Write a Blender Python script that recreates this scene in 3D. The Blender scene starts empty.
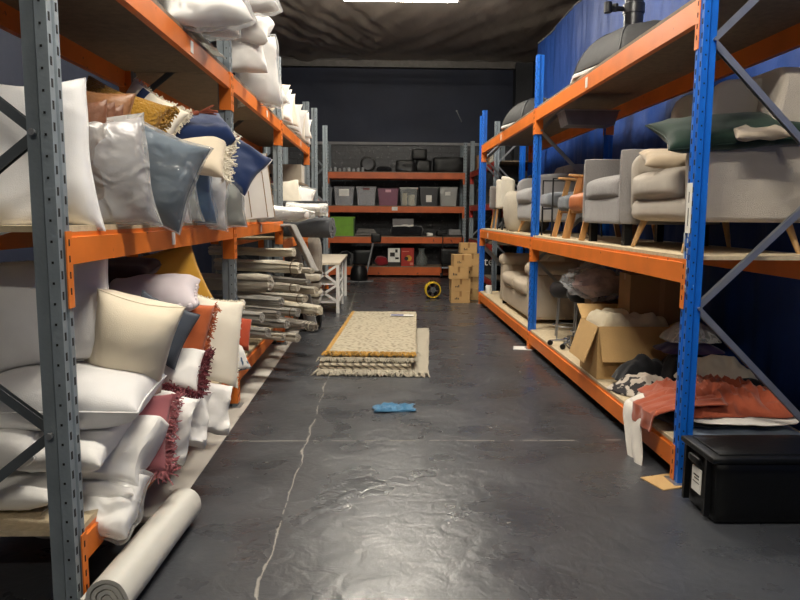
import bpy, math, random
from mathutils import Vector, Matrix, Euler, noise
PI = math.pi
C = bpy.context.scene.collection
sin, cos = math.sin, math.cos

# ------------------------------------------------------------------ camera model
F, EYE = 690.0, 1.55
pitch = math.atan(85 / F); yaw = math.atan(20 / F * cos(pitch)); roll = math.radians(0.4)
fwd = Vector((sin(yaw) * cos(pitch), cos(yaw) * cos(pitch), -sin(pitch)))
rgt = Vector((cos(yaw), -sin(yaw), 0)); upv = rgt.cross(fwd)
R2 = cos(roll) * rgt + sin(roll) * upv; U2 = -sin(roll) * rgt + cos(roll) * upv

def at(px, py, X=None, Y=None, Z=None):
    """world point seen at photo pixel (px, py) on the plane X=, Y= or Z="""
    d = (px - 400) / F * R2 - (py - 300) / F * U2 + fwd
    t = X / d.x if X is not None else (Y / d.y if Y is not None else (Z - EYE) / d.z)
    return Vector((d.x * t, d.y * t, EYE + d.z * t))

# ------------------------------------------------------------------ materials
def lin(c):
    return tuple(((v / 255) / 12.92 if v / 255 <= .04045 else ((v / 255 + .055) / 1.055) ** 2.4) for v in c) + (1,)

MATS = {}
def mat(name, col, rough=.6, metal=0, var=.12, vscale=6, bump=0, bscale=60, bdetail=4, sheen=0, spec=.5,
        chips=None, chip_amt=.68, chip_scale=30, trans=0, coat=0, stretch=None, weave=0):
    if name in MATS: return MATS[name]
    m = bpy.data.materials.new(name); m.use_nodes = True
    nt = m.node_tree; N = nt.nodes; L = nt.links
    b = N['Principled BSDF']
    b.inputs['Roughness'].default_value = rough; b.inputs['Metallic'].default_value = metal
    b.inputs['Specular IOR Level'].default_value = spec
    if sheen: b.inputs['Sheen Weight'].default_value = sheen
    if coat: b.inputs['Coat Weight'].default_value = coat
    tc = N.new('ShaderNodeTexCoord'); mp = N.new('ShaderNodeMapping'); L.new(tc.outputs['Object'], mp.inputs[0])
    if stretch: mp.inputs['Scale'].default_value = stretch
    n = N.new('ShaderNodeTexNoise'); n.inputs['Scale'].default_value = vscale; n.inputs['Detail'].default_value = 5
    L.new(mp.outputs[0], n.inputs['Vector'])
    cr = N.new('ShaderNodeValToRGB'); c = lin(col)
    cr.color_ramp.elements[0].position = .3; cr.color_ramp.elements[1].position = .7
    cr.color_ramp.elements[0].color = tuple(v * (1 - var) for v in c[:3]) + (1,)
    cr.color_ramp.elements[1].color = tuple(min(1, v * (1 + var)) for v in c[:3]) + (1,)
    L.new(n.outputs['Fac'], cr.inputs[0]); out = cr.outputs[0]
    if chips:
        n2 = N.new('ShaderNodeTexNoise'); n2.inputs['Scale'].default_value = chip_scale; n2.inputs['Detail'].default_value = 6
        L.new(mp.outputs[0], n2.inputs['Vector'])
        r2 = N.new('ShaderNodeValToRGB'); r2.color_ramp.elements[0].position = chip_amt; r2.color_ramp.elements[1].position = chip_amt + .03
        L.new(n2.outputs['Fac'], r2.inputs[0])
        mx = N.new('ShaderNodeMix'); mx.data_type = 'RGBA'; L.new(r2.outputs[0], mx.inputs['Factor'])
        L.new(out, mx.inputs['A']); mx.inputs['B'].default_value = lin(chips); out = mx.outputs['Result']
    L.new(out, b.inputs['Base Color'])
    if bump:
        n3 = N.new('ShaderNodeTexNoise'); n3.inputs['Scale'].default_value = bscale; n3.inputs['Detail'].default_value = bdetail
        L.new(mp.outputs[0], n3.inputs['Vector'])
        bp = N.new('ShaderNodeBump'); bp.inputs['Strength'].default_value = bump; bp.inputs['Distance'].default_value = .02
        L.new(n3.outputs['Fac'], bp.inputs['Height']); L.new(bp.outputs[0], b.inputs['Normal'])
    MATS[name] = m; return m

def film_mat(name, alpha=.3, tint=(235, 238, 240), rough=.12, bs=9):
    if name in MATS: return MATS[name]
    m = bpy.data.materials.new(name); m.use_nodes = True; nt = m.node_tree; N = nt.nodes; L = nt.links
    b = N['Principled BSDF']; b.inputs['Base Color'].default_value = lin(tint); b.inputs['Roughness'].default_value = rough
    b.inputs['Specular IOR Level'].default_value = .9
    tr = N.new('ShaderNodeBsdfTransparent'); mx = N.new('ShaderNodeMixShader')
    lw = N.new('ShaderNodeLayerWeight'); lw.inputs['Blend'].default_value = .35
    tc = N.new('ShaderNodeTexCoord'); n = N.new('ShaderNodeTexNoise'); n.inputs['Scale'].default_value = bs
    n.noise_type = 'RIDGED_MULTIFRACTAL'; n.inputs['Detail'].default_value = 3; n.inputs['Distortion'].default_value = 1.0; L.new(tc.outputs['Object'], n.inputs['Vector'])
    bp = N.new('ShaderNodeBump'); bp.inputs['Strength'].default_value = .9; bp.inputs['Distance'].default_value = .03
    L.new(n.outputs['Fac'], bp.inputs['Height']); L.new(bp.outputs[0], b.inputs['Normal']); L.new(bp.outputs[0], lw.inputs['Normal'])
    ad = N.new('ShaderNodeMath'); ad.operation = 'MULTIPLY_ADD'; L.new(lw.outputs['Fresnel'], ad.inputs[0])
    ad.inputs[1].default_value = .55; ad.inputs[2].default_value = alpha; ad.use_clamp = True
    L.new(ad.outputs[0], mx.inputs['Fac']); L.new(tr.outputs[0], mx.inputs[1]); L.new(b.outputs[0], mx.inputs[2])
    L.new(mx.outputs[0], N['Material Output'].inputs['Surface'])
    MATS[name] = m; return m

def emit_mat(name, col, s):
    m = bpy.data.materials.new(name); m.use_nodes = True; b = m.node_tree.nodes['Principled BSDF']
    b.inputs['Base Color'].default_value = lin(col); b.inputs['Emission Color'].default_value = lin(col)
    b.inputs['Emission Strength'].default_value = s; return m

def floor_mat():
    m = bpy.data.materials.new('painted_floor'); m.use_nodes = True; nt = m.node_tree; N = nt.nodes; L = nt.links
    b = N['Principled BSDF']; tc = N.new('ShaderNodeTexCoord')
    def noise_(scale, detail=4, dist=0, vec=None):
        n = N.new('ShaderNodeTexNoise'); n.inputs['Scale'].default_value = scale; n.inputs['Detail'].default_value = detail
        n.inputs['Distortion'].default_value = dist; L.new(vec or tc.outputs['Object'], n.inputs['Vector']); return n
    def ramp(src, p0, p1, c0, c1):
        r = N.new('ShaderNodeValToRGB'); r.color_ramp.elements[0].position = p0; r.color_ramp.elements[1].position = p1
        r.color_ramp.elements[0].color = c0; r.color_ramp.elements[1].color = c1; L.new(src, r.inputs[0]); return r
    def mathn(op, a, bb=None, c=None):
        q = N.new('ShaderNodeMath'); q.operation = op
        for i, v in enumerate((a, bb, c)):
            if v is None: continue
            if isinstance(v, (int, float)): q.inputs[i].default_value = v
            else: L.new(v, q.inputs[i])
        return q.outputs[0]
    W, K = (1, 1, 1, 1), (0, 0, 0, 1)
    base = ramp(noise_(1.1, 6).outputs['Fac'], .3, .7, lin((52, 54, 58)), lin((68, 70, 74))).outputs[0]
    def mixc(f, a, col):
        mx = N.new('ShaderNodeMix'); mx.data_type = 'RGBA'
        L.new(f, mx.inputs['Factor']); L.new(a, mx.inputs['A']); mx.inputs['B'].default_value = lin(col); return mx.outputs['Result']
    sp = N.new('ShaderNodeSeparateXYZ'); L.new(tc.outputs['Object'], sp.inputs[0])
    wob = noise_(3.5, 8).outputs['Fac']; brk = noise_(7, 5).outputs['Fac']
    # long crack running down the aisle and the cross joints
    def line(coord, pos, wid, wobble, thr):
        d = mathn('ABSOLUTE', mathn('ADD', mathn('MULTIPLY_ADD', mathn('SUBTRACT', wob, .5), wobble, coord), -pos))
        near = mathn('LESS_THAN', d, wid); return mathn('MULTIPLY', near, mathn('GREATER_THAN', brk, thr))
    l1 = line(sp.outputs[0], -.5, .0035, .09, .40)
    l2 = line(sp.outputs[1], 4.62, .006, .03, .44)
    l3 = line(sp.outputs[1], 8.9, .008, .03, .52)
    wide = mathn('LESS_THAN', mathn('ABSOLUTE', mathn('ADD', mathn('MULTIPLY_ADD', mathn('SUBTRACT', wob, .5), .09, sp.outputs[0]), .5)), .008)
    ws = mathn('MULTIPLY', wide, mathn('GREATER_THAN', brk, .56))
    lines = mathn('MAXIMUM', mathn('MAXIMUM', l1, mathn('MULTIPLY', ws, .7)), mathn('MAXIMUM', l2, l3))
    chips = ramp(noise_(16, 3).outputs['Fac'], .735, .75, K, W).outputs[0]
    chips2 = ramp(noise_(45, 2).outputs['Fac'], .77, .79, K, W).outputs[0]
    fac = mathn('MAXIMUM', mathn('MULTIPLY', lines, .75), mathn('MULTIPLY', mathn('MAXIMUM', chips, chips2), .5))
    c1 = mixc(fac, base, (165, 160, 150))
    L.new(c1, b.inputs['Base Color'])
    rr = ramp(noise_(2.2, 6).outputs['Fac'], .3, .75, (.22, .22, .22, 1), (.40, .40, .40, 1)).outputs[0]
    L.new(rr, b.inputs['Roughness']); b.inputs['Specular IOR Level'].default_value = .5
    n1 = noise_(9, 6, .6); n2 = noise_(60, 4)
    hh = mathn('MULTIPLY_ADD', n2.outputs['Fac'], .08, n1.outputs['Fac'])
    bp = N.new('ShaderNodeBump'); bp.inputs['Strength'].default_value = .26; bp.inputs['Distance'].default_value = .02
    L.new(hh, bp.inputs['Height']); L.new(bp.outputs[0], b.inputs['Normal'])
    return m

def brick_mat():
    m = bpy.data.materials.new('painted_brick'); m.use_nodes = True; nt = m.node_tree; N = nt.nodes; L = nt.links
    b = N['Principled BSDF']; b.inputs['Roughness'].default_value = .45
    tc = N.new('ShaderNodeTexCoord'); sp = N.new('ShaderNodeSeparateXYZ'); cb = N.new('ShaderNodeCombineXYZ')
    L.new(tc.outputs['Object'], sp.inputs[0]); L.new(sp.outputs[0], cb.inputs[0]); L.new(sp.outputs[2], cb.inputs[1])
    br = N.new('ShaderNodeTexBrick'); br.inputs['Scale'].default_value = 1; br.inputs['Brick Width'].default_value = .4; br.inputs['Row Height'].default_value = .2
    br.inputs['Mortar Size'].default_value = .012; br.inputs['Color1'].default_value = lin((40, 42, 48)); br.inputs['Color2'].default_value = lin((52, 54, 60))
    br.inputs['Mortar'].default_value = lin((34, 36, 42)); L.new(cb.outputs[0], br.inputs['Vector'])
    n = N.new('ShaderNodeTexNoise'); n.inputs['Scale'].default_value = 14; n.inputs['Detail'].default_value = 8; L.new(tc.outputs['Object'], n.inputs['Vector'])
    r = N.new('ShaderNodeValToRGB'); r.color_ramp.elements[0].position = .62; r.color_ramp.elements[1].position = .7; L.new(n.outputs['Fac'], r.inputs[0])
    mx = N.new('ShaderNodeMix'); mx.data_type = 'RGBA'; L.new(r.outputs[0], mx.inputs['Factor']); L.new(br.outputs['Color'], mx.inputs['A'])
    mx.inputs['B'].default_value = lin((98, 98, 100)); L.new(mx.outputs['Result'], b.inputs['Base Color'])
    bp = N.new('ShaderNodeBump'); bp.inputs['Strength'].default_value = .6; bp.inputs['Distance'].default_value = .02; L.new(n.outputs['Fac'], bp.inputs['Height']); L.new(bp.outputs[0], b.inputs['Normal'])
    return m

def rug_mat(name, c0, c1, pat='dots'):
    m = bpy.data.materials.new(name); m.use_nodes = True; nt = m.node_tree; N = nt.nodes; L = nt.links
    b = N['Principled BSDF']; b.inputs['Roughness'].default_value = .95; b.inputs['Specular IOR Level'].default_value = .1
    tc = N.new('ShaderNodeTexCoord'); mp = N.new('ShaderNodeMapping'); L.new(tc.outputs['Object'], mp.inputs[0])
    cr = N.new('ShaderNodeValToRGB'); cr.color_ramp.elements[0].color = lin(c0); cr.color_ramp.elements[1].color = lin(c1)
    if pat == 'dots':
        w = N.new('ShaderNodeTexVoronoi'); w.inputs['Scale'].default_value = 17; mp.inputs['Scale'].default_value = (1, 2.2, 1)
        L.new(mp.outputs[0], w.inputs['Vector']); cr.color_ramp.elements[0].position = .12; cr.color_ramp.elements[1].position = .42
        L.new(w.outputs['Distance'], cr.inputs[0])
    else:   # chevron bands
        sp = N.new('ShaderNodeSeparateXYZ'); L.new(tc.outputs['Object'], sp.inputs[0])
        def q(op, a, bb=None):
            t = N.new('ShaderNodeMath'); t.operation = op
            for i, v in enumerate((a, bb)):
                if v is None: continue
                if isinstance(v, (int, float)): t.inputs[i].default_value = v
                else: L.new(v, t.inputs[i])
            return t.outputs[0]
        s = q('ADD', q('MULTIPLY', sp.outputs[0], 13.), q('MULTIPLY', sp.outputs[2], 22.))
        s2 = q('FRACT', s); L.new(s2, cr.inputs[0]); cr.color_ramp.interpolation = 'CONSTANT'; cr.color_ramp.elements[1].position = .38
    n = N.new('ShaderNodeTexNoise'); n.inputs['Scale'].default_value = 120; L.new(tc.outputs['Object'], n.inputs['Vector'])
    bp = N.new('ShaderNodeBump'); bp.inputs['Strength'].default_value = .8; bp.inputs['Distance'].default_value = .01
    L.new(n.outputs['Fac'], bp.inputs['Height']); L.new(bp.outputs[0], b.inputs['Normal']); L.new(cr.outputs[0], b.inputs['Base Color'])
    return m

def fab(name, col, **k):
    if name in MATS: return MATS[name]
    d = dict(rough=.95, var=.05, vscale=5, bump=.12, bscale=240, sheen=.25, spec=.15); d.update(k); m = mat(name, col, **d)
    nt = m.node_tree; N = nt.nodes; L = nt.links; b = N['Principled BSDF']; old = b.inputs['Normal'].links[0].from_node
    tc = [n for n in N if n.type == 'TEX_COORD'][0]
    n = N.new('ShaderNodeTexNoise'); n.noise_type = 'RIDGED_MULTIFRACTAL'; n.inputs['Scale'].default_value = 4.5; n.inputs['Detail'].default_value = 2.5; n.inputs['Distortion'].default_value = .8
    L.new(tc.outputs['Object'], n.inputs['Vector'])
    bp = N.new('ShaderNodeBump'); bp.inputs['Strength'].default_value = .5; bp.inputs['Distance'].default_value = .02
    L.new(n.outputs['Fac'], bp.inputs['Height']); L.new(bp.outputs[0], old.inputs['Normal'])
    return m

GREY = mat('galvanised_grey', (134, 144, 150), .5, .2, .14, 5, chips=(150, 120, 90), chip_amt=.74, chip_scale=14, bump=.08)
BLUE = mat('blue_paint', (16, 100, 200), .38, .0, .06, 5, chips=(190, 200, 210), chip_amt=.73, chip_scale=22)
ORNG = mat('orange_paint', (226, 120, 40), .42, .0, .10, 4, chips=(150, 70, 25), chip_amt=.69, chip_scale=16)
RED = mat('red_paint', (168, 44, 30), .45, .0, .1, 4)
DARK = mat('slot_dark', (14, 14, 15), .9)
ZINC = mat('zinc', (168, 170, 172), .38, .75, .1, 9)
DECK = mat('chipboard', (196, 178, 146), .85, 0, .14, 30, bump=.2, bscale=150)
PLY = mat('chipboard_brown_shade', (128, 112, 94), .85, 0, .14, 20, bump=.2, bscale=150)  # darker chipboard copy; shade under the top boards is put into its colour
WHITE_F = fab('white_cotton', (234, 231, 226)); WHITE_S = fab('white_satin', (232, 230, 228), rough=.6)
CREAM_F = fab('cream_linen', (224, 212, 188)); IVORY = fab('ivory_cotton', (230, 222, 204))
FILM = film_mat('clear_film', .05); FILM2 = film_mat('milky_film', .28, (236, 236, 232), .25); FILM3 = film_mat('roll_film', .22, (236, 236, 232), .35, 2.5)
CARD = mat('cardboard', (188, 152, 100), .85, 0, .07, 5, bump=.12, bscale=60)
CARD_D = mat('cardboard_dark', (138, 106, 68), .85, 0, .07, 5, bump=.1)
BLACKP = mat('black_plastic', (12, 13, 14), .42, 0, .1, 6, spec=.3, bump=.1, bscale=40)
BLACKM = mat('black_metal', (22, 23, 25), .5)
BLACKF = fab('black_fabric', (24, 25, 29))
WOOD = mat('oak', (186, 138, 84), .5, 0, .14, 5, stretch=(6, 6, 1))
WALNUT = mat('brown_wood', (130, 84, 50), .5, 0, .14, 5, stretch=(6, 6, 1))
WPAINT = mat('white_paint', (226, 226, 222), .5, 0, .04, 5)
PAPER = mat('paper', (232, 230, 222), .7)
PRINT = mat('print_dark', (50, 46, 42), .7)

# ------------------------------------------------------------------ mesh builder
class MB:
    def __init__(s): s.v = []; s.f = []; s.m = []
    def add(s, vs, fs, mi=0):
        o = len(s.v); s.v += [tuple(p) for p in vs]
        for f in fs: s.f.append(tuple(i + o for i in f)); s.m.append(mi)
        return s
    def box(s, x0, x1, y0, y1, z0, z1, mi=0, M=None):
        vs = [Vector((x, y, z)) for z in (z0, z1) for y in (y0, y1) for x in (x0, x1)]
        if M: vs = [M @ p for p in vs]
        return s.add(vs, [(0, 2, 3, 1), (4, 5, 7, 6), (0, 1, 5, 4), (2, 6, 7, 3), (0, 4, 6, 2), (1, 3, 7, 5)], mi)
    def bar(s, a, b, w, h, mi=0, up=(0, 0, 1)):
        """rectangular bar from a to b, w across and h along 'up'"""
        a = Vector(a); b = Vector(b); d = (b - a); L = d.length; d.normalize(); u = Vector(up)
        x = d.cross(u)
        if x.length < 1e-3: x = d.cross(Vector((1, 0, 0)))
        x.normalize(); z = x.cross(d)
        vs = [p + x * sx * w / 2 + z * sz * h / 2 for p in (a, b) for sx, sz in ((-1, -1), (1, -1), (1, 1), (-1, 1))]
        return s.add(vs, [(0, 3, 2, 1), (4, 5, 6, 7), (0, 1, 5, 4), (1, 2, 6, 5), (2, 3, 7, 6), (3, 0, 4, 7)], mi)
    def tube(s, pts, r, n=8, mi=0, cap=True):
        pts = [Vector(p) for p in pts]; k = len(pts); rs = r if isinstance(r, (list, tuple)) else [r] * k
        x = None; vs = []
        for i, p in enumerate(pts):
            d = (pts[min(i + 1, k - 1)] - pts[max(i - 1, 0)]).normalized()
            if x is None: x = d.orthogonal().normalized()
            x = (x - d * x.dot(d)).normalized(); y = d.cross(x)
            vs += [p + (x * cos(2 * PI * j / n) + y * sin(2 * PI * j / n)) * rs[i] for j in range(n)]
        fs = [(i * n + j, i * n + (j + 1) % n, (i + 1) * n + (j + 1) % n, (i + 1) * n + j) for i in range(k - 1) for j in range(n)]
        if cap: fs += [tuple(reversed(range(n))), tuple((k - 1) * n + j for j in range(n))]
        return s.add(vs, fs, mi)
    def lathe(s, prof, n=24, c=(0, 0, 0), axis='z', mi=0, sx=1, sy=1):
        vs = []
        for (r, z) in prof:
            for j in range(n):
                a = 2 * PI * j / n; p = (r * cos(a) * sx, r * sin(a) * sy, z)
                if axis == 'x': p = (p[2], p[0], p[1])
                if axis == 'y': p = (p[0], p[2], p[1])
                vs.append(Vector(p) + Vector(c))
        k = len(prof)
        fs = [(i * n + j, i * n + (j + 1) % n, (i + 1) * n + (j + 1) % n, (i + 1) * n + j) for i in range(k - 1) for j in range(n)]
        return s.add(vs, fs, mi)
    def rbox(s, x0, x1, y0, y1, z0, z1, r=.03, bulge=(0, 0, 0), n=8, mi=0, M=None, wr=0, seed=0, top_in=0):
        c = Vector(((x0 + x1) / 2, (y0 + y1) / 2, (z0 + z1) / 2)); h = Vector(((x1 - x0) / 2, (y1 - y0) / 2, (z1 - z0) / 2))
        r = min(r, h.x, h.y, h.z) * .999; idx = {}; vs = []; fs = []
        t = [-1, -1 + r / 4 / max(h), ] + [-1 + 2 * (i + 1) / (n + 1) for i in range(n)] + [1 - r / 4 / max(h), 1]
        def vid(p):
            key = tuple(round(q, 5) for q in p)
            if key in idx: return idx[key]
            q = Vector((p[0] * h.x, p[1] * h.y, p[2] * h.z))
            inn = Vector([max(-(h[i] - r), min(h[i] - r, q[i])) for i in range(3)]); d = q - inn
            if d.length > 1e-9:
                d.normalize(); q = inn + d * r
            b = [(1 - p[(i + 1) % 3] ** 2) * (1 - p[(i + 2) % 3] ** 2) for i in range(3)]
            for i in range(3): q[i] += bulge[i] * b[i] * p[i]
            if top_in: q.x *= 1 - top_in * (p[2] + 1) / 2; q.y *= 1 - top_in * (p[2] + 1) / 2
            q += c
            if wr: q += wr * Vector((noise.noise(q * 9 + Vector((seed, 0, 0))), noise.noise(q * 9 + Vector((0, seed, 5))), noise.noise(q * 9 + Vector((9, 0, seed)))))
            if M: q = M @ q
            idx[key] = len(vs); vs.append(q); return idx[key]
        m = len(t)
        for ax in range(3):
            for sg in (-1, 1):
                for i in range(m - 1):
                    for j in range(m - 1):
                        quad = []
                        for (a, b2) in ((t[i], t[j]), (t[i + 1], t[j]), (t[i + 1], t[j + 1]), (t[i], t[j + 1])):
                            p = [0, 0, 0]; p[ax] = sg; p[(ax + 1) % 3] = a; p[(ax + 2) % 3] = b2; quad.append(vid(p))
                        if sg < 0: quad.reverse()
                        fs.append(tuple(quad))
        return s.add(vs, fs, mi)
    def grid(s, fn, nu, nv, mi=0, flip=False):
        vs = [fn(i / nu, j / nv) for i in range(nu + 1) for j in range(nv + 1)]
        fs = []
        for i in range(nu):
            for j in range(nv):
                q = (i * (nv + 1) + j, (i + 1) * (nv + 1) + j, (i + 1) * (nv + 1) + j + 1, i * (nv + 1) + j + 1)
                fs.append(tuple(reversed(q)) if flip else q)
        return s.add(vs, fs, mi)
    def prism(s, pts, z0, z1, mi=0, M=None, axis='z'):
        n = len(pts); vs = []
        for z in (z0, z1):
            for (a, b) in pts:
                p = Vector((a, b, z)) if axis == 'z' else (Vector((a, z, b)) if axis == 'y' else Vector((z, a, b)))
                vs.append(M @ p if M else p)
        fs = [(i, (i + 1) % n, n + (i + 1) % n, n + i) for i in range(n)] + [tuple(reversed(range(n))), tuple(range(n, 2 * n))]
        return s.add(vs, fs, mi)
    def strip(s, pts, z0, z1, th, mi=0):
        """thin plate folded along the open polyline pts (x, y), running z0..z1"""
        P = [Vector((a, b)) for a, b in pts]; n = len(P); off = []
        for i in range(n):
            d = (P[min(i + 1, n - 1)] - P[max(i - 1, 0)]).normalized(); off.append(P[i] + Vector((-d.y, d.x)) * th)
        loop = P + off[::-1]
        return s.prism([(p.x, p.y) for p in loop], z0, z1, mi)

def obj(name, mb, m, parent=None, smooth=True, ang=40, world=False, solid=0, sub=0):
    me = bpy.data.meshes.new(name)
    vs = mb.v
    if world and parent: o0 = parent.location; vs = [(p[0] - o0.x, p[1] - o0.y, p[2] - o0.z) for p in vs]
    elif world:
        c = sum((Vector(p) for p in vs), Vector()) / len(vs); c.z = min(p[2] for p in vs); vs = [tuple(Vector(p) - c) for p in vs]
    me.from_pydata(vs, [], mb.f)
    for x in (m if isinstance(m, (list, tuple)) else [m]): me.materials.append(x)
    me.polygons.foreach_set('material_index', mb.m)
    if smooth:
        me.shade_smooth(); me.set_sharp_from_angle(angle=math.radians(ang))
    me.update()
    o = bpy.data.objects.new(name, me); C.objects.link(o)
    if parent: o.parent = parent
    elif world: o.location = c
    if solid:
        md = o.modifiers.new('t', 'SOLIDIFY'); md.thickness = solid; md.offset = 0
    if sub:
        md = o.modifiers.new('s', 'SUBSURF'); md.levels = sub; md.render_levels = sub
    return o

def tag(o, label, cat, group=None):
    o['label'] = label; o['category'] = cat
    if group: o['group'] = group
    return o
def thing(name, label, cat, loc=(0, 0, 0), rot=(0, 0, 0), group=None):
    o = bpy.data.objects.new(name, None); C.objects.link(o); o.empty_display_size = .1
    o.location = loc; o.rotation_euler = rot
    return tag(o, label, cat, group)
def struct(name, mb, m, **k):
    o = obj(name, mb, m, **k); o['kind'] = 'structure'; return o
def kids(o): return [c for c in C.objects if c.parent == o]
def dup(o, loc=None, rot=None, label=None, parent=None):
    c = o.copy(); C.objects.link(c); c.parent = parent
    if loc is not None: c.location = loc
    if rot is not None: c.rotation_euler = rot
    if label: c['label'] = label
    for ch in kids(o): dup(ch, parent=c)
    return c

# ------------------------------------------------------------------ the room
BACK = 18.6
mb = MB().box(-4.2, 4.2, -5, BACK + .2, -.2, 0); fl = struct('floor', mb, floor_mat(), smooth=False)
mb = MB().box(-1.45, -1.075, 3.35, 11.6, .0005, .004)
STR = mat('white_strip', (196, 190, 180), .6, 0, .12, 3, chips=(120, 115, 108), chip_amt=.66, chip_scale=8)
struct('trim_1', mb, STR, smooth=False)
struct('wall_back', MB().box(-4.2, 4.2, BACK, BACK + .2, 0, 3.42), brick_mat(), smooth=False)
TARP_N = mat('navy_lining', (38, 46, 68), .6, 0, .15, 1.2, bump=.5, bscale=2.5)
CEILM = mat('ceiling_lining', (158, 148, 138), .45, 0, .12, .5, bump=.7, bscale=1.6, stretch=(3.2, .9, 1))
TARP_B = mat('blue_tarp', (14, 60, 134), .6, 0, .18, 1.5, bump=.9, bscale=5, stretch=(1, 1, .4))
def lining(fn, nu, nv): return MB().grid(fn, nu, nv)
def f_(u, v):
    x = -4.1 + 8.2 * u; z = 3.42 + 2.2 * v
    return Vector((x, BACK - .02 - .25 * v + .03 * noise.noise(Vector((x * 1.2, z * 1.5, 0))), z))
struct('wall_back_lining', lining(f_, 60, 20), TARP_N)
def f_(u, v):
    x = -4.1 + 8.2 * u; y = -5 + 23.6 * v
    seam = max(0, 1 - abs(((y + 1) % 4.4) - 2.2) * 1.1)
    pull = .05 * noise.noise(Vector((x * 2.3 + y * 1.1, y * .5, 0))) + .03 * noise.noise(Vector((x * 5 - y * 2, y * .8, 3)))
    return Vector((x, y, 5.48 + pull * (1.6 if x < 0 else .8) - .06 * sin(PI * (y % 4.4) / 4.4)))
struct('ceiling', lining(f_, 120, 220), CEILM)
def f_(u, v):
    y = -5 + 23.6 * u; z = 5.5 * v
    return Vector((3.9 + .05 * noise.noise(Vector((y * 1.6, z * .5, 2))) + .02 * noise.noise(Vector((y * 5, z * 1.5, 7))), y, z))
struct('wall_right', lining(f_, 180, 40), TARP_N)
def f_(u, v):
    y = -1 + 14.0 * u; z = .03 + (4.36 + .02 * y - .03 * sin(y * 2.2)) * v
    return Vector((2.86 + .045 * noise.noise(Vector((y * 1.6, z * .5, 2))) + .022 * noise.noise(Vector((y * 6, z * 1.2, 7))) + .01 * noise.noise(Vector((y * 15, z * 2, 1))), y, z))
t = thing('tarpaulin', 'bright blue tarpaulin hung like a curtain all along behind the blue rack', 'tarpaulin', (2.86, -1, 0))
obj('sheet', lining(f_, 260, 50), TARP_B, t, world=True)
obj('rope', MB().tube([(2.86, y, 4.41 + .02 * y - .03 * sin(y * 2.2)) for y in [-1 + .5 * k for k in range(29)]], .008, 6), mat('rope', (170, 170, 165), .8), t, world=True)
def f_(u, v):
    y = -5 + 23.6 * u; z = 5.5 * v
    return Vector((-3.9 - .05 * noise.noise(Vector((y * 1.6, z * .5, 12))), y, z))
struct('wall_left', lining(f_, 120, 30), TARP_N)
struct('wall_front', MB().box(-4.2, 4.2, -5.2, -5, 0, 5.6), mat('front_wall', (90, 88, 84), .8), smooth=False)
# steel beam along the back under the ceiling, with a pressed edge, and the lower rail
STEEL = mat('dull_steel', (120, 116, 112), .5, .3, .2, 8)
mb = MB().box(-3.9, 3.9, 18.18, 18.22, 5.30, 5.48).box(-3.9, 3.9, 18.12, 18.3, 5.46, 5.49).box(-3.9, 3.9, 18.12, 18.3, 5.28, 5.31)
for i in range(190): mb.box(-3.88 + i * .041, -3.862 + i * .041, 18.172, 18.182, 5.32, 5.45)
struct('trim_2', mb, STEEL, smooth=False)
struct('trim_3', MB().box(-3.9, 3.9, BACK - .07, BACK, 3.38, 3.45), mat('rail_grey', (150, 150, 152), .6), smooth=False)
# dark steel column in the far right corner
struct('trim_4', MB().box(3.5, 3.86, 18.0, 18.3, 0, 5.4).box(3.42, 3.5, 17.95, 18.35, 0, 5.4), mat('dark_column', (52, 54, 60), .6), smooth=False)
mb = MB().bar((1.98, 18.5, 4.26), (2.12, 18.52, 3.98), .05, .02); mb.box(1.96, 2.0, 18.48, 18.6, 4.25, 4.29)
tag(obj('wall_bracket', mb, ZINC), 'small grey metal bracket fixed to the dark lining high on the back wall', 'bracket')

# ------------------------------------------------------------------ lamps
def strip_light(y, x=.31, label='', L=1.84, pw=1):
    t = thing('strip_light', label, 'ceiling light', (x, y, 4.95), group='fluorescent strip lights')
    obj('housing', MB().box(-L / 2, L / 2, -.045, .045, .05, .09), mat('lamp_housing', (200, 200, 196), .5), t, smooth=False)
    for sx in (-1, 1):
        obj('end_cap', MB().box(sx * L / 2 - .02, sx * L / 2 + .02, -.07, .07, -.02, .11), mat('lamp_housing', (200, 200, 196)), t, smooth=False)
        obj('hanger', MB().tube([(sx * .7, 0, .11), (sx * .7, 0, .55)], .004, 6), ZINC, t)
    for dy in (-.035, .035):
        obj('tube', MB().tube([(-L / 2 + .02, dy, .01), (L / 2 - .02, dy, .01)], .019, 10), emit_mat('tube_glow', (255, 246, 228), 240 * pw), t)
    l = bpy.data.lights.new('strip', 'AREA'); l.shape = 'RECTANGLE'; l.size = L; l.size_y = .16; l.energy = LP * pw; l.color = (1, .955, .87)
    o = bpy.data.objects.new('strip_lamp', l); C.objects.link(o); o.location = (0, 0, -.03); o.parent = t
    return t
LP = 95
strip_light(11.5, label='bright fluorescent strip light hanging across the aisle at the top of the photo', pw=.78)
strip_light(7.05, label='fluorescent strip light hanging over the aisle above the folded rugs')
strip_light(2.2, label='fluorescent strip light hanging over the near end of the aisle')
strip_light(-3.2, label='fluorescent strip light hanging farthest back, behind the camera', pw=.55)

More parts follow.
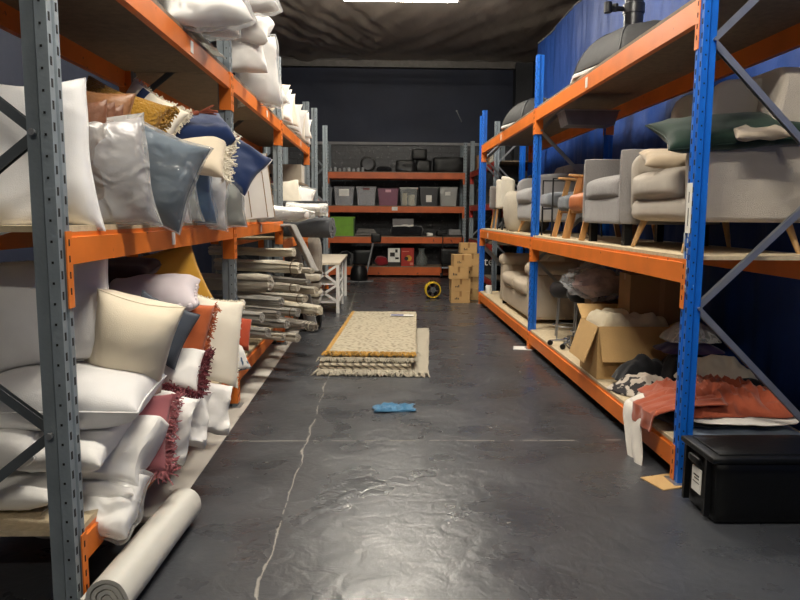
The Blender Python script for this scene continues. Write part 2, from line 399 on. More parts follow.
# ------------------------------------------------------------------ pallet racks
def upright(parent, xf, s, yc, z1, m, slots=True, w=.092, d=.098, plate=True):
    """xf front plane x, s=+1 when the rack lies towards +x; aisle face carries two rows of slots"""
    h = w / 2
    prof = [(d, -h * .45), (d, -h * .62), (d * .55, -h * .62), (d * .42, -h), (0, -h), (0, -h * .3), (.008, -h * .22), (.008, h * .22), (0, h * .3), (0, h), (d * .42, h), (d * .55, h * .62), (d, h * .62), (d, h * .45)]
    mb = MB().strip([(xf + s * a, yc + b * 1) for a, b in prof], .004, z1, .003 * -s)
    if slots:
        k = int((z1 - .1) / .075)
        for i in range(k):
            z = .08 + i * .075
            for sy in (-1, 1):
                zz = z + (.0 if sy > 0 else .03)
                mb.box(xf - s * .0012, xf + s * .002, yc + sy * h * .62 - .006, yc + sy * h * .62 + .006, zz, zz + .03, 1)
            if i % 1 == 0:
                mb.box(xf + s * d * .24 - .004, xf + s * d * .24 + .004, yc - h - .0012, yc - h + .001, z + .012, z + .021, 1)
    o = obj('upright', mb, [m, DARK], parent, smooth=False, world=True)
    if plate:
        p = MB().box(xf - s * .03, xf + s * .12, yc - .075, yc + .075, .001, .008)
        q = obj('foot_plate', p, ZINC, None, smooth=False, world=True); M = q.location.copy(); q.parent = o; q.location = M - parent.location
    return o

def frame(parent, xf, xr, s, yc, z1, m, za=.3, step=.735, rearfirst=True):
    k = dict(w=.084, d=.082) if m is BLUE else {}
    upright(parent, xf, s, yc, z1, m, **k)
    # rear upright mirrored
    upright(parent, xr, -s, yc, z1, m, slots=False, **k)
    zs = [za]
    while zs[-1] + step < z1: zs.append(zs[-1] + step)
    a, b = xf + s * .07, xr - s * .07
    if rearfirst: a, b = b, a
    for i in range(len(zs) - 1):
        p, q = ((a, zs[i]), (b, zs[i + 1])) if i % 2 == 0 else ((b, zs[i]), (a, zs[i + 1]))
        mb = MB().bar((p[0], yc, p[1]), (q[0], yc, q[1]), .028, .004, up=(0, 0, 1)).bar((p[0], yc - .013, p[1]), (q[0], yc - .013, q[1]), .003, .036).bar((p[0], yc + .013, p[1]), (q[0], yc + .013, q[1]), .003, .036)
        obj('brace', mb, BRACE[m.name], parent, smooth=False, world=True)
    for z in (za - .1,):
        mb = MB().bar((a, yc, z - .06), (b, yc, z - .06), .028, .03); obj('brace', mb, BRACE[m.name], parent, smooth=False, world=True)
    for i, z in enumerate(zs):
        side = a if i % 2 == 0 else b
        mb = MB().tube([(side, yc - .05, z), (side, yc + .05, z)], .008, 8).tube([(side, yc - .056, z), (side, yc - .046, z)], .013, 6)
        obj('bolt', mb, ZINC, parent, world=True)
BRACE = {'galvanised_grey': mat('brace_grey', (92, 98, 102), .5, .4), 'blue_paint': ZINC}

def beam(parent, xf, s, ya, yb, z0, z1, m=None, labels=(), conn=.28, rear=False):
    m = m or ORNG; w = .042; y0, y1 = ya + .05, yb - .05; t = s * w
    mb = MB(); prof = [(0, z0), (0, z1 - .02), (.0, z1 - .02), (s * .012, z1 - .018), (s * .012, z1), (t, z1), (t, z0)]
    mb.prism([(xf + a, b) for a, b in prof], y0, y1, axis='y')
    o = obj('beam', mb, m, parent, smooth=False, world=True)
    for (y, sg) in ((ya, 1), (yb, -1)):
        c = MB().box(min(xf - s * .006, xf - s * .001), max(xf - s * .006, xf - s * .001), min(y + sg * .004, y + sg * .05), max(y + sg * .004, y + sg * .05), z1 - conn, z1 + .004)
        c.box(min(xf - s * .005, xf + s * .085), max(xf - s * .005, xf + s * .085), min(y + sg * .048, y + sg * .052), max(y + sg * .048, y + sg * .052), z1 - conn, z1 + .004)
        for k in range(4): c.box(xf - s * .0075, xf - s * .0055, y + sg * .021, y + sg * .029, z1 - .05 - k * .06, z1 - .025 - k * .06, 1)
        q = obj('connector', c, [m, DARK], parent, smooth=False, world=True)
        q.parent = o
    for y in labels:
        q = obj('sticker', MB().box(min(xf - s * .001, xf - s * .003), max(xf - s * .001, xf - s * .003), y - .03, y + .03, z0 + .02, z1 - .03), PAPER, parent, smooth=False, world=True); q.parent = o
    return o

def deck(parent, xf, xr, s, ya, yb, z, m=DECK, th=.022):
    n = max(1, round((yb - ya) / .92)); st = (yb - ya - .02) / n
    for i in range(n):
        y0 = ya + .01 + i * st
        obj('shelf_board', MB().box(min(xf + s * .012, xr - s * .012), max(xf + s * .012, xr - s * .012), y0 + .002, y0 + st - .002, z, z + th), m, parent, smooth=False, world=True)

LX, LR = -1.15, -1.98          # left run: front plane and rear plane
RX, RR = 1.735, 2.62
LY = [2.55, 5.5, 8.2, 11.35]; RY = [3.86, 7.93, 12.05]
LB, LM, LT = .335, 1.50, 2.64   # tops of the boards, left run
RB, RM, RT = .235, 1.33, 2.765
L3 = 1.27                       # lower middle shelf of the third left bay
t = thing('pallet_rack', 'long grey pallet rack with orange beams full of cushions, left of the aisle', 'pallet rack', (LX, LY[0], 0))
for y in LY: frame(t, LX, LR, -1, y, 3.33, GREY, .18, .55)
for i in range(3):
    a, b = LY[i], LY[i + 1]
    for (zt, lab) in ((LB, ()), (LM if i < 2 else L3, (a + (b - a) * .45,) if i < 2 else ()), (LT, (a + (b - a) * .62,))):
        beam(t, LX, -1, a, b, zt - .022 - .12, zt - .022, labels=lab)
        beam(t, LR, 1, a, b, zt - .022 - .12, zt - .022)
        deck(t, LX, LR, -1, a, b, zt - .022, DECK if zt != LT else PLY)  # top boards take the darker copy, underside shade painted in
t = thing('pallet_rack', 'long blue pallet rack with orange beams full of chairs, right of the aisle', 'pallet rack', (RX, RY[0], 0))
for y in RY: frame(t, RX, RR, 1, y, 3.33, BLUE)
for i in range(2):
    a, b = RY[i], RY[i + 1]
    for (zt, lab) in ((RB, ()), (RM, (b - .9,) if i else ()), (RT, (a + 2.1,) if i == 0 else (a + 2.2,))):
        beam(t, RX, 1, a, b, zt - .022 - .135, zt - .022, labels=lab)
        beam(t, RR, -1, a, b, zt - .022 - .135, zt - .022)
        deck(t, RX, RR, 1, a, b, zt - .022, DECK if zt != RT else PLY)  # same here: shaded underside of the top boards set by colour
# paper sticker and scraped tape on the near blue post, card packing under its foot
q = obj('sticker', MB().box(RX - .004, RX - .002, 3.835, 3.9, 1.46, 1.74).box(RX - .006, RX - .0045, 3.865, 3.87, 1.5, 1.6, 1).box(RX - .006, RX - .0045, 3.865, 3.87, 1.63, 1.69, 1), [PAPER, PRINT], t, smooth=False, world=True)
sc = mat('tape_residue', (205, 210, 214), .7)
mb = MB(); random.seed(3)
for i in range(46):
    z = 1.12 + random.random() * .33; y = 3.845 + random.choice((0, .045)) + random.random() * .012
    mb.box(RX - .0035, RX - .002, y, y + .004 + random.random() * .008, z, z + .01 + random.random() * .03)
obj('tape_residue', mb, sc, t, smooth=False, world=True)
for (x, y, r) in ((1.71, 3.86, .3), (1.7, 7.95, -.2)):
    mb = MB().box(-.13, .1, -.1, .1, .0, .006, M=Matrix.Translation((x, y, .0005)) @ Matrix.Rotation(r, 4, 'Z'))
    tag(obj('packing_board', mb, CARD if y < 5 else WPAINT, world=True, smooth=False), 'thin brown card pad under the foot of the near blue post' if y < 5 else 'thin white pad under the foot of the second blue post', 'pad')
# second blue frame butted against the far end
t = thing('rack_frame', 'spare blue rack frame standing just beyond the end of the blue rack', 'rack frame', (1.80, 12.7, 0))
for x, s in ((1.79, 1), (2.62, -1)): upright(t, x, s, 12.7, 3.33, BLUE, slots=False)
for i in range(4):
    a, b = ((1.86, .3 + i * .75), (2.55, 1.0 + i * .75)) if i % 2 else ((2.55, .3 + i * .75), (1.86, 1.0 + i * .75))
    obj('brace', MB().bar((a[0], 12.7, a[1]), (b[0], 12.7, b[1]), .03, .03), ZINC, t, smooth=False, world=True)
# second grey rack beyond the first on the left
t = thing('pallet_rack', 'short grey pallet rack standing beyond the end of the long left rack', 'pallet rack', (-1.08, 11.95, 0))
for y in (12.0, 14.3): frame(t, -1.08, -1.98, -1, y, 3.33, GREY)
for zt in (.32, 1.45):
    beam(t, -1.08, -1, 12.0, 14.3, zt - .13, zt - .02); beam(t, -1.98, 1, 12.0, 14.3, zt - .13, zt - .02); deck(t, -1.08, -1.98, -1, 12.0, 14.3, zt - .02)
# back rack: beams run along x
def xupright(parent, x, y, s, z1, m, slots=True):
    w = .085; h = w / 2; d = .09
    prof = [(-h * .45, d), (-h * .62, d), (-h * .62, d * .55), (-h, d * .42), (-h, 0), (-h * .3, 0), (-h * .22, .008), (h * .22, .008), (h * .3, 0), (h, 0), (h, d * .42), (h * .62, d * .55), (h * .62, d), (h * .45, d)]
    mb = MB().strip([(x + a, y + s * b) for a, b in prof], .004, z1, .003 * s)
    if slots:
        for i in range(int(z1 / .075)):
            for sx in (-1, 1): mb.box(x + sx * h * .62 - .006, x + sx * h * .62 + .006, y - .0015, y + .001, .05 + i * .075, .08 + i * .075, 1)
    return obj('upright', mb, [m, DARK], parent, smooth=False, world=True)
t = thing('pallet_rack', 'wide dark rack with orange beams and plastic crates across the back wall', 'pallet rack', (.4, 17.3, 0))
BXA, BXB = -1.32, 2.09; BY, BR = 17.3, 18.1
BZ = [.27, 1.02, 1.78, 2.61]
for x in (BXA, BXB):
    xupright(t, x, BY, 1, 3.33, GREY); xupright(t, x, BR, -1, 3.33, GREY, False)
    for i in range(4):
        a, b = ((BY + .08, .3 + i * .75), (BR - .08, 1. + i * .75)); 
        if i % 2: a, b = (BR - .08, a[1]), (BY + .08, b[1])
        obj('brace', MB().bar((x, a[0], a[1]), (x, b[0], b[1]), .03, .03), ZINC, t, smooth=False, world=True)
for k, z in enumerate(BZ):
    hh = .15 if k else .2
    for y0, y1 in ((BY, BY + .045), (BR - .045, BR)):
        b_ = obj('beam', MB().box(BXA + .05, BXB - .05, y0, y1, z - .02 - hh, z - .02), mat('orange_worn', (196, 92, 36), .5, 0, .18, 3, chips=(120, 55, 30), chip_amt=.66, chip_scale=6), t, smooth=False, world=True)
        if y0 == BY:
            for sx, x in ((1, BXA), (-1, BXB)):
                q = obj('connector', MB().box(min(x, x + sx * .055), max(x, x + sx * .055), BY - .007, BY - .001, z - .3, z - .015), mat('orange_worn', (0, 0, 0)), t, smooth=False, world=True); q.parent = b_
    for i in range(4):
        x0 = BXA + .02 + i * (BXB - BXA - .04) / 4
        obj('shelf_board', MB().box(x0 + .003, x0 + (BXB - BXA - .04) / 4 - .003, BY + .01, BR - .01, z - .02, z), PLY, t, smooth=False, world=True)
    if k == 2: q = obj('sticker', MB().box(.28, .42, BY - .003, BY - .001, z - .12, z - .03), PAPER, t, smooth=False, world=True)
# red-beamed rack on the far right
t = thing('pallet_rack', 'grey rack with red beams in the far right corner beside the back rack', 'pallet rack', (2.2, 17.0, 0))
for y in (13.4, 16.95):
    upright(t, 2.17, 1, y, 3.33, GREY); upright(t, 3.0, -1, y, 3.33, GREY, slots=False)
    for i in range(4):
        a, b = ((2.24, .3 + i * .75), (2.93, 1. + i * .75)) if i % 2 else ((2.93, .3 + i * .75), (2.24, 1. + i * .75))
        obj('brace', MB().bar((a[0], y, a[1]), (b[0], y, b[1]), .03, .03), ZINC, t, smooth=False, world=True)
for z in (.3, 1.0, 1.8, 2.6):
    for x, s in ((2.17, 1), (3.0, -1)): beam(t, x, s, 13.4, 16.95, z - .14, z - .02, m=RED)
    deck(t, 2.17, 3.0, 1, 13.4, 16.95, z - .02, PLY)

# ------------------------------------------------------------------ cushions
def pillow_fn(w, h, t, seed, pinch=.1, wr=1.0, bend=0, droop=0):
    S = Vector((seed * 3.7, seed * 1.3, seed))
    def P(u, v, sd):
        cx = 1 - pinch * (1 - v * v) * abs(u) ** 2; cy = 1 - pinch * (1 - u * u) * abs(v) ** 2
        x = u * w / 2 * cx; y = v * h / 2 * cy
        e = max(0, (1 - u * u)) ** .5 * max(0, (1 - v * v)) ** .5
        z = sd * t / 2 * e ** .75
        q = Vector((x * 7, y * 7, sd * 2)) + S
        rid = 1 - abs(noise.noise(q * 1.0)) * 2
        edge = 1 - e
        z += sd * wr * (.018 * noise.noise(Vector((x * 4, y * 4, sd)) + S) + .022 * rid * edge * e ** .3 + .006 * noise.noise(q * 2.7)) * min(1, e * 3)
        # slight overall distortion and folds near corners
        x += wr * .010 * noise.noise(Vector((y * 5, 0, 3)) + S); y += wr * .010 * noise.noise(Vector((x * 5, 1, 8)) + S)
        z += bend * (u * u) * w * .5 + droop * v * v * h * .5
        z += wr * .012 * noise.noise(Vector((x * 3, y * 3, 20)) + S)
        return Vector((x, y, z))
    return P

def pillow_mb(P, n=20):
    mb = MB(); ts = [sin(PI / 2 * (-1 + 2 * i / n)) for i in range(n + 1)]
    idx = {}; vs = []
    def vid(i, j, sd):
        b = i in (0, n) or j in (0, n); k = (i, j, 0 if b else sd)
        if k not in idx: idx[k] = len(vs); vs.append(P(ts[i], ts[j], sd))
        return idx[k]
    fs = []
    for sd in (1, -1):
        for i in range(n):
            for j in range(n):
                q = (vid(i, j, sd), vid(i + 1, j, sd), vid(i + 1, j + 1, sd), vid(i, j + 1, sd)); fs.append(q if sd > 0 else q[::-1])
    return mb.add(vs, fs)

def seam_mb(P, r=.004):
    pts = [P(-1 + k / 10, -1, 1) for k in range(20)] + [P(1, -1 + k / 10, 1) for k in range(20)] + [P(1 - k / 10, 1, 1) for k in range(20)] + [P(-1, 1 - k / 10, 1) for k in range(21)]
    return MB().tube(pts, r, 6)

def fringe_mb(P, edges, ln, dens=70, seed=0, r=.004, curl=.02, down=0, nstep=3):
    rnd = random.Random(seed); mb = MB()
    for (ax, sg) in edges:
        for i in range(dens):
            s = -1 + 2 * (i + rnd.random()) / dens; s = max(-.99, min(.99, s))
            p = P(sg, s, 1) if ax == 'u' else P(s, sg, 1); q = P(sg * .9, s, 1) if ax == 'u' else P(s, sg * .9, 1)
            d = (p - q).normalized(); d.z = 0; d += Vector((rnd.uniform(-.4, .4), rnd.uniform(-.4, .4), rnd.uniform(-.5, .5) - down)); d.normalize()
            pts = [p - d * .006]; L = ln * rnd.uniform(.7, 1.1)
            for k in range(1, nstep + 1):
                pts.append(p + d * L * k / nstep + Vector((rnd.uniform(-1, 1), rnd.uniform(-1, 1), rnd.uniform(-1, 1))) * curl * k / nstep)
            mb.tube(pts, [r * rnd.uniform(.8, 1.3) for _ in pts], 4)
    return mb

SEED = [0]
def px_pose(box, Y, scale_w=1, scale_h=1):
    x0, y0, x1, y1 = box; c = at((x0 + x1) / 2, (y0 + y1) / 2, Y=Y); k = Y / 690
    return c, (x1 - x0) * k * scale_w, (y1 - y0) * k * scale_h

def cushion(name, label, box, Y, m, t=.14, rx=90, ry=0, rz=0, cat='cushion', w=None, h=None, pinch=.1, wr=1, seam=None, fringe=None,
            bag=None, bend=0, group=None, n=20, poms=None, tassels=None, loc=None, flap=None):
    """box is the place in the photo, Y its distance; rx=90 stands the cushion facing the aisle end, rx=0 lays it flat"""
    SEED[0] += 1; seed = SEED[0]
    c, W, H = px_pose(box, Y)
    if loc: c = Vector(loc)
    w = w or W; h = h or H
    P = pillow_fn(w, h, t, seed, pinch, wr, bend)
    rot = (Matrix.Rotation(math.radians(rz), 3, 'Z') @ Matrix.Rotation(math.radians(rx), 3, 'X') @ Matrix.Rotation(math.radians(ry), 3, 'Z')).to_euler()
    body = pillow_mb(P, n)
    parts = seam or fringe or bag or poms or tassels or flap
    if not parts:
        o = obj(name, body, m); o.location = c; o.rotation_euler = rot; return tag(o, label, cat, group)
    t_ = thing(name, label, cat, c, rot, group)
    obj('cover', body, m, t_)
    if seam: obj('piping', seam_mb(P, .0045), seam, t_)
    if fringe: edges, ln, fm = fringe[:3]; obj('fringe', fringe_mb(P, edges, ln, seed=seed, **(fringe[3] if len(fringe) > 3 else {})), fm, t_)
    if bag:
        bm, k, bt = bag[:3]
        P2 = pillow_fn(w * k, h * k, t * bt + .012, seed, pinch * .8, wr * 1.2 + .6, bend); obj('plastic_wrap', pillow_mb(P2, 26), bm, t_)
    if poms:
        mb = MB()
        for (u, v) in poms:
            p = P(u, v, 1); mb.lathe([(.001, -.018), (.013, -.013), (.018, 0), (.013, .013), (.001, .018)], 10, p)
        obj('pompom', mb, m, t_)
    if tassels:
        pts, tm, L = tassels
        for (u, v) in pts:
            p = P(u, v, 1); o_ = Vector((u, v, 0)).normalized(); mb = MB().tube([p, p + o_ * .03, p + o_ * .05], [.008, .014, .012], 8)
            rr = random.Random(seed)
            for k in range(14): mb.tube([p + o_ * .05, p + o_ * (.05 + L) + Vector((rr.uniform(-1, 1), rr.uniform(-1, 1), rr.uniform(-1, 1))) * L * .3], .004, 4)
            obj('tassel', mb, tm, t_)
    return t_
# ------------------------------------------------------------------ left run, middle shelf, first bay
MAUVE = fab('mauve_cotton', (150, 142, 146)); SLATE = fab('slate_velvet', (84, 98, 110), rough=.7); DENIM = fab('denim_blue', (120, 152, 180))
STRIPE = fab('sage_grey', (158, 160, 152)); TAN = mat('tan_leather', (150, 104, 68), .42, 0, .12, 5, bump=.25, bscale=40)
BROWNL = mat('brown_leather', (112, 70, 46), .42, 0, .12, 5, bump=.25, bscale=40); MUSTK = fab('mustard_knit', (166, 122, 42), bump=1, bscale=70, var=.15)
NAVY = fab('navy_velvet', (20, 40, 80), rough=.7); BURG = fab('burgundy_yarn', (104, 40, 48)); RUST = fab('rust_cotton', (178, 92, 52))
CHAR = fab('charcoal_velvet', (66, 72, 82), rough=.7); PINK = fab('dusty_pink', (170, 104, 108)); MUSTV = fab('mustard_velvet', (196, 146, 52), rough=.7)
DBROWN = fab('dark_brown_velvet', (64, 48, 44)); FLORAL = mat('floral_print', (226, 224, 218), .9, 0, .05, 5, chips=(70, 92, 120), chip_amt=.55, chip_scale=28)
NAVYP = fab('cream_yarn', (222, 208, 184)); BRICKY = fab('brick_yarn', (128, 66, 48))
cushion('cushion', 'tall white satin cushion standing right behind the nearest grey post on the middle shelf', (-16, 83, 89, 232), 2.86, WHITE_S, .17, rx=88, ry=5, rz=12, wr=1.2, seam=WHITE_S)
cushion('cushion', 'mauve grey cushion in a milky plastic bag, second from the near grey post', (52, 122, 148, 228), 3.12, MAUVE, .13, rx=86, ry=7, rz=14, bag=(FILM2, 1.07, 1.2))
cushion('cushion', 'slate blue square cushion in clear plastic tipped onto one corner', (0, 0, 0, 0), 3.5, SLATE, .2, rx=80, ry=-22, rz=20, w=.50, h=.46, loc=at(145, 171, Y=3.5), bag=(FILM, 1.06, 1.15), seam=SLATE)
grp = None
for bx, Y, m_, lab, fm, ry in (
    ((106, 172, 184, 225), 3.88, WHITE_F, 'white cushion in clear plastic just behind the slate blue cushion', FILM, 6),
    ((124, 164, 197, 225), 4.13, STRIPE, 'sage grey cushion in clear plastic between white and denim blue ones', FILM, 4),
    ((142, 158, 212, 225), 4.38, DENIM, 'denim blue cushion in clear plastic on the middle shelf', FILM, 3),
    ((160, 164, 228, 226), 4.64, WHITE_F, 'white cushion in clear plastic just behind the denim blue cushion', FILM, -6),
    ((180, 172, 243, 228), 4.92, STRIPE, 'last plastic-wrapped pale cushion of the row before the second grey post', FILM, 4)):
    cushion('cushion', lab, bx, Y, m_, .13, rx=87, ry=ry, rz=22, bag=(fm, 1.05, 1.2), wr=1.6)
cushion('cushion', 'large tan leather cushion rising behind the bagged mauve cushion', (20, 78, 122, 212), 3.36, TAN, .13, rx=84, ry=-10, rz=6, seam=TAN, w=.5, h=.58)
for k in range(3):
    cushion('cushion', ['first thin brown leather cushion beside the tall white satin cushion', 'middle one of three thin brown leather cushions', 'third thin brown leather cushion against the tan one'][k],
            (46 + 9 * k, 94 + 3 * k, 101 + 9 * k, 210), 3.05 + .075 * k, BROWNL, .05, rx=88, ry=2, rz=18, wr=.5, n=14, w=.3, h=.45)
cushion('cushion', 'knitted mustard cushion with thick curly fringe behind the plastic bags', (78, 82, 146, 190), 3.72, MUSTK, .2, rx=78, ry=-20, rz=10, w=.44, h=.52,
        fringe=([('u', 1)], .035, MUSTK, dict(dens=420, r=.004, curl=.022)), seam=MUSTK)
t_ = cushion('cushion', 'cream shaggy cushion with a navy stripe and brown corner tassels', (118, 84, 172, 160), 4.1, IVORY, .16, rx=74, ry=-32, rz=14, w=.36, h=.36,
        fringe=([('u', 1), ('v', 1)], .02, IVORY, dict(dens=200, r=.0025, curl=.012)), tassels=([(1, -1), (1, -.1), (1, 1)], BRICKY, .09))
P = pillow_fn(.36, .36, .168, SEED[0], .1, 1, 0)
obj('navy_stripe', MB().grid(lambda a, b: P(-.55 + .25 * a, -.9 + 1.8 * b, 1) + Vector((0, 0, .003)), 4, 20), NAVY, t_)
cushion('cushion', 'crumpled navy velvet cushion lying on top of the row, left of the second post', (146, 112, 226, 148), 4.35, NAVY, .2, rx=22, ry=8, rz=20, wr=2.2, h=.42)
cushion('cushion', 'square cream cushion with shaggy fringe on top of the plastic-wrapped row', (168, 130, 224, 172), 4.22, NAVYP, .13, rx=52, ry=-12, rz=20, h=.34, w=.36,
        fringe=([('u', 1)], .06, IVORY, dict(dens=260, r=.0032, curl=.025, down=.3)))
cushion('cushion', 'navy velvet cushion with white piping slumped behind the second grey post', (200, 136, 262, 184), 5.05, NAVY, .15, rx=62, ry=-38, rz=26, w=.46, h=.4, seam=WHITE_F, wr=1.6)
# hidden support for the pile, partly seen between the cushions
cushion('cushion', 'plain white cushion deep on the middle shelf under the navy velvet one', (110, 150, 190, 215), 4.55, WHITE_F, .3, rx=20, rz=5, loc=(-1.62, 4.5, 1.67), w=.55, h=.7)
cushion('cushion', 'plain white cushion deep on the middle shelf, on top of another', (110, 150, 190, 215), 4.55, WHITE_F, .26, rx=8, rz=15, loc=(-1.62, 4.45, 1.9), w=.5, h=.6)

# ------------------------------------------------------------------ left run, bottom shelf, first bay
def C_(lab, loc, w, h, t, m_, rx, ry, rz, **k): return cushion('cushion', lab, (0, 0, 1, 1), 3, m_, t, rx=rx, ry=ry, rz=rz, w=w, h=h, loc=loc, **k)
C_('big plump white cushion standing behind the nearest grey post on the bottom shelf', at(44, 312, Y=3.06), .62, .50, .20, WHITE_S, 84, 7, 4, seam=WHITE_S)
C_('plump cream cushion tilted forward in front of the big white one', at(131, 343, Y=3.14), .37, .48, .34, CREAM_F, 112, -16, 14, seam=CREAM_F, wr=.7)
C_('pale lilac cushion with pompoms along its edge lying on the pile', at(152, 294, Y=3.8), .5, .42, .17, fab('lilac_white', (206, 196, 200)), 14, 4, 8, poms=[(-.85 + .21 * i, -1) for i in range(9)] + [(1, -.8 + .25 * i) for i in range(6)])
C_('dark brown velvet cushion lying at the top of the pile behind the pompom one', at(112, 270, Y=4.05), .5, .4, .12, DBROWN, 8, 0, 4, seam=DBROWN)
C_('mustard velvet cushion standing on its corner behind the rust one', at(174, 280, Y=4.3), .36, .42, .14, MUSTV, 84, 20, 24, seam=MUSTV, wr=.7)
C_('small charcoal velvet cushion poking out beside the cream one', at(158, 330, Y=3.42), .3, .3, .11, CHAR, 76, -28, 22, seam=CHAR, wr=.7)
C_('rust orange cushion with a ragged fringe on its right edge', at(176, 331, Y=3.75), .36, .36, .15, RUST, 74, -14, 24, fringe=([('u', 1)], .03, RUST, dict(dens=200, r=.0028, curl=.015)), wr=.9)
C_('tall ivory cushion with frayed edges leaning out over the shelf edge', at(211, 340, Y=4.12), .38, .54, .15, IVORY, 74, -14, 38, fringe=([('u', 1), ('v', 1)], .012, IVORY, dict(dens=140, r=.003, curl=.006)), wr=.9)
C_('white cushion with burgundy tassel rows under the rust cushion', at(170, 366, Y=3.5), .32, .24, .12, WHITE_F, 50, -14, 18, fringe=([('u', 1), ('v', -1)], .05, BURG, dict(dens=200, r=.003, curl=.02)))
C_('small rust red cushion wedged beside the second grey post', at(232, 331, Y=4.85), .26, .24, .1, fab('brick_red', (176, 74, 48)), 64, -16, 30, wr=1.6)
C_('blue floral print cushion wedged low beside the second grey post', at(230, 360, Y=4.75), .24, .2, .12, FLORAL, 60, 12, 24)
C_('broad white satin cushion lying flat in the pile behind the near post', at(66, 394, Y=2.98), .74, .5, .26, WHITE_S, 4, 0, 4, seam=WHITE_S, wr=.5, pinch=.05)
C_('dusty pink cushion with a shaggy fringe hanging over the shelf edge', at(132, 432, Y=3.12), .34, .36, .12, PINK, 78, -6, 18, fringe=([('u', 1), ('v', -1)], .05, PINK, dict(dens=220, r=.003, curl=.02, down=.2)))
for k, (px, py, Y, w, h, t, rx, ry, rz, lab) in enumerate((
    (160, 422, 3.34, .32, .34, .15, 70, -24, 30, 'crumpled white cushion next to the pink fringed one'),
    (179, 416, 3.6, .32, .32, .15, 68, -20, 34, 'middle of three crumpled white cushions above the shelf edge'),
    (199, 404, 3.92, .34, .30, .15, 66, -18, 34, 'farthest of three crumpled white cushions, below the ivory one'))):
    C_(lab, at(px, py, Y=Y), w, h, t, WHITE_F, rx, ry, rz, wr=4.2)
C_('small white cushion folded over between the pink one and the grey post', at(72, 442, Y=2.86), .4, .36, .15, WHITE_F, 12, -8, 6, wr=1.2)
C_('crumpled white cushion with a turned-up corner over the bottom shelf edge', at(112, 450, Y=2.98), .38, .34, .17, WHITE_F, 46, -20, 18, wr=4.2)
C_('white cushion lying second from the bottom of the near pile', at(74, 478, Y=2.98), .62, .44, .12, WHITE_F, 2, 0, 6, wr=1.2)
C_('creased white cushion in thin plastic drooping at the bottom of the pile', at(98, 503, Y=2.84), .36, .3, .16, WHITE_F, 34, -12, 10, wr=2.2, bag=(FILM, 1.08, 1.15))
C_('white cushion at the very bottom of the pile, behind the near post', (-1.56, 2.9, .42), .5, .5, .15, WHITE_F, 2, 0, 0)
C_('white cushion left of the near post, third up from the shelf', (-1.62, 2.86, .60), .46, .5, .17, WHITE_F, 2, 0, 8)
for k, (x, y, z, lab) in enumerate(((-1.5, 3.5, .43, 'lowest white cushion deep in the pile, past the pink fringed one'), (-1.5, 3.52, .62, 'second white cushion deep in the pile, past the pink fringed one'),
    (-1.5, 3.5, .81, 'third white cushion deep in the pile, past the pink fringed one'), (-1.55, 4.15, .43, 'lowest white cushion deep in the pile below the mustard one'), (-1.55, 4.15, .62, 'second white cushion deep in the pile below the mustard one'),
    (-1.55, 4.12, .81, 'third white cushion deep in the pile below the mustard one'), (-1.56, 3.86, 1.0, 'white cushion deep in the pile under the pompom cushion'))):
    C_(lab, (x, y, z), .58, .58, .2, WHITE_F, 0, 0, 7 * k, wr=.8, n=14)

# ------------------------------------------------------------------ left run, top shelf: white cushions in plastic
TW = 'wrapped white cushions on the top shelf'
for (px, py, Y, w, h, t, rx, ry, rz, lab, bg) in (
    (200, 2, 4.4, .52, .42, .2, 40, 12, 22, 'nearest wrapped white cushion on the top shelf at the photo edge', 1),
    (214, 16, 4.9, .34, .3, .18, 55, -8, 24, 'small white cushion squeezed before the second grey post, top shelf', 1),
    (244, -6, 5.75, .44, .36, .2, 55, 14, 24, 'white cushion on top of the heap beside the second post', 1),
    (246, 26, 6.05, .42, .34, .24, 38, -20, 20, 'rounded white cushion rolled over the top shelf heap', 0),
    (244, 52, 6.1, .36, .36, .2, 78, 3, 22, 'white cushion under the rolled one, top shelf', 0),
    (257, 70, 6.75, .42, .66, .2, 84, 2, 28, 'tall narrow white cushion standing at the end of the top shelf heap', 1),
    (268, 92, 7.4, .34, .34, .16, 80, 22, 28, 'small white cushion just before the third grey post, top shelf', 1)):
    C_(lab, at(px, py, Y=Y), w, h, t, WHITE_F, rx, ry, rz, group=TW, bag=(FILM, 1.08, 1.2) if bg else None, wr=1.4)
rr = random.Random(5)
nm = ['first', 'second', 'third', 'fourth', 'fifth', 'sixth', 'seventh', 'eighth', 'ninth']
for k in range(9):
    Y = 8.22 + .37 * k
    C_(nm[k] + ' white cushion past the third grey post in the top shelf row', (-1.3 + rr.uniform(-.02, .02), Y, 2.64 + .24), .44, .42 + rr.uniform(-.03, .03), .15, WHITE_F if k % 3 else IVORY, 86 + rr.uniform(-5, 3), rr.choice((-1, 1)) * rr.uniform(4, 14), 22, wr=1.3, pinch=.16, group='white cushions in the far top shelf row', n=16)
mb = MB()
def f_(u, v):
    x = -1.12 - .22 * v; y = 4.3 + .9 * u; return Vector((x, y, 2.655 + .05 * abs(noise.noise(Vector((x * 9, y * 6, 1)))) + .03 * sin(v * 3)))
mb.grid(f_, 24, 10); tag(obj('plastic_sheet', mb, FILM2, solid=.002, world=True), 'flat folded white plastic sheet at the edge of the left top shelf', 'plastic sheet')

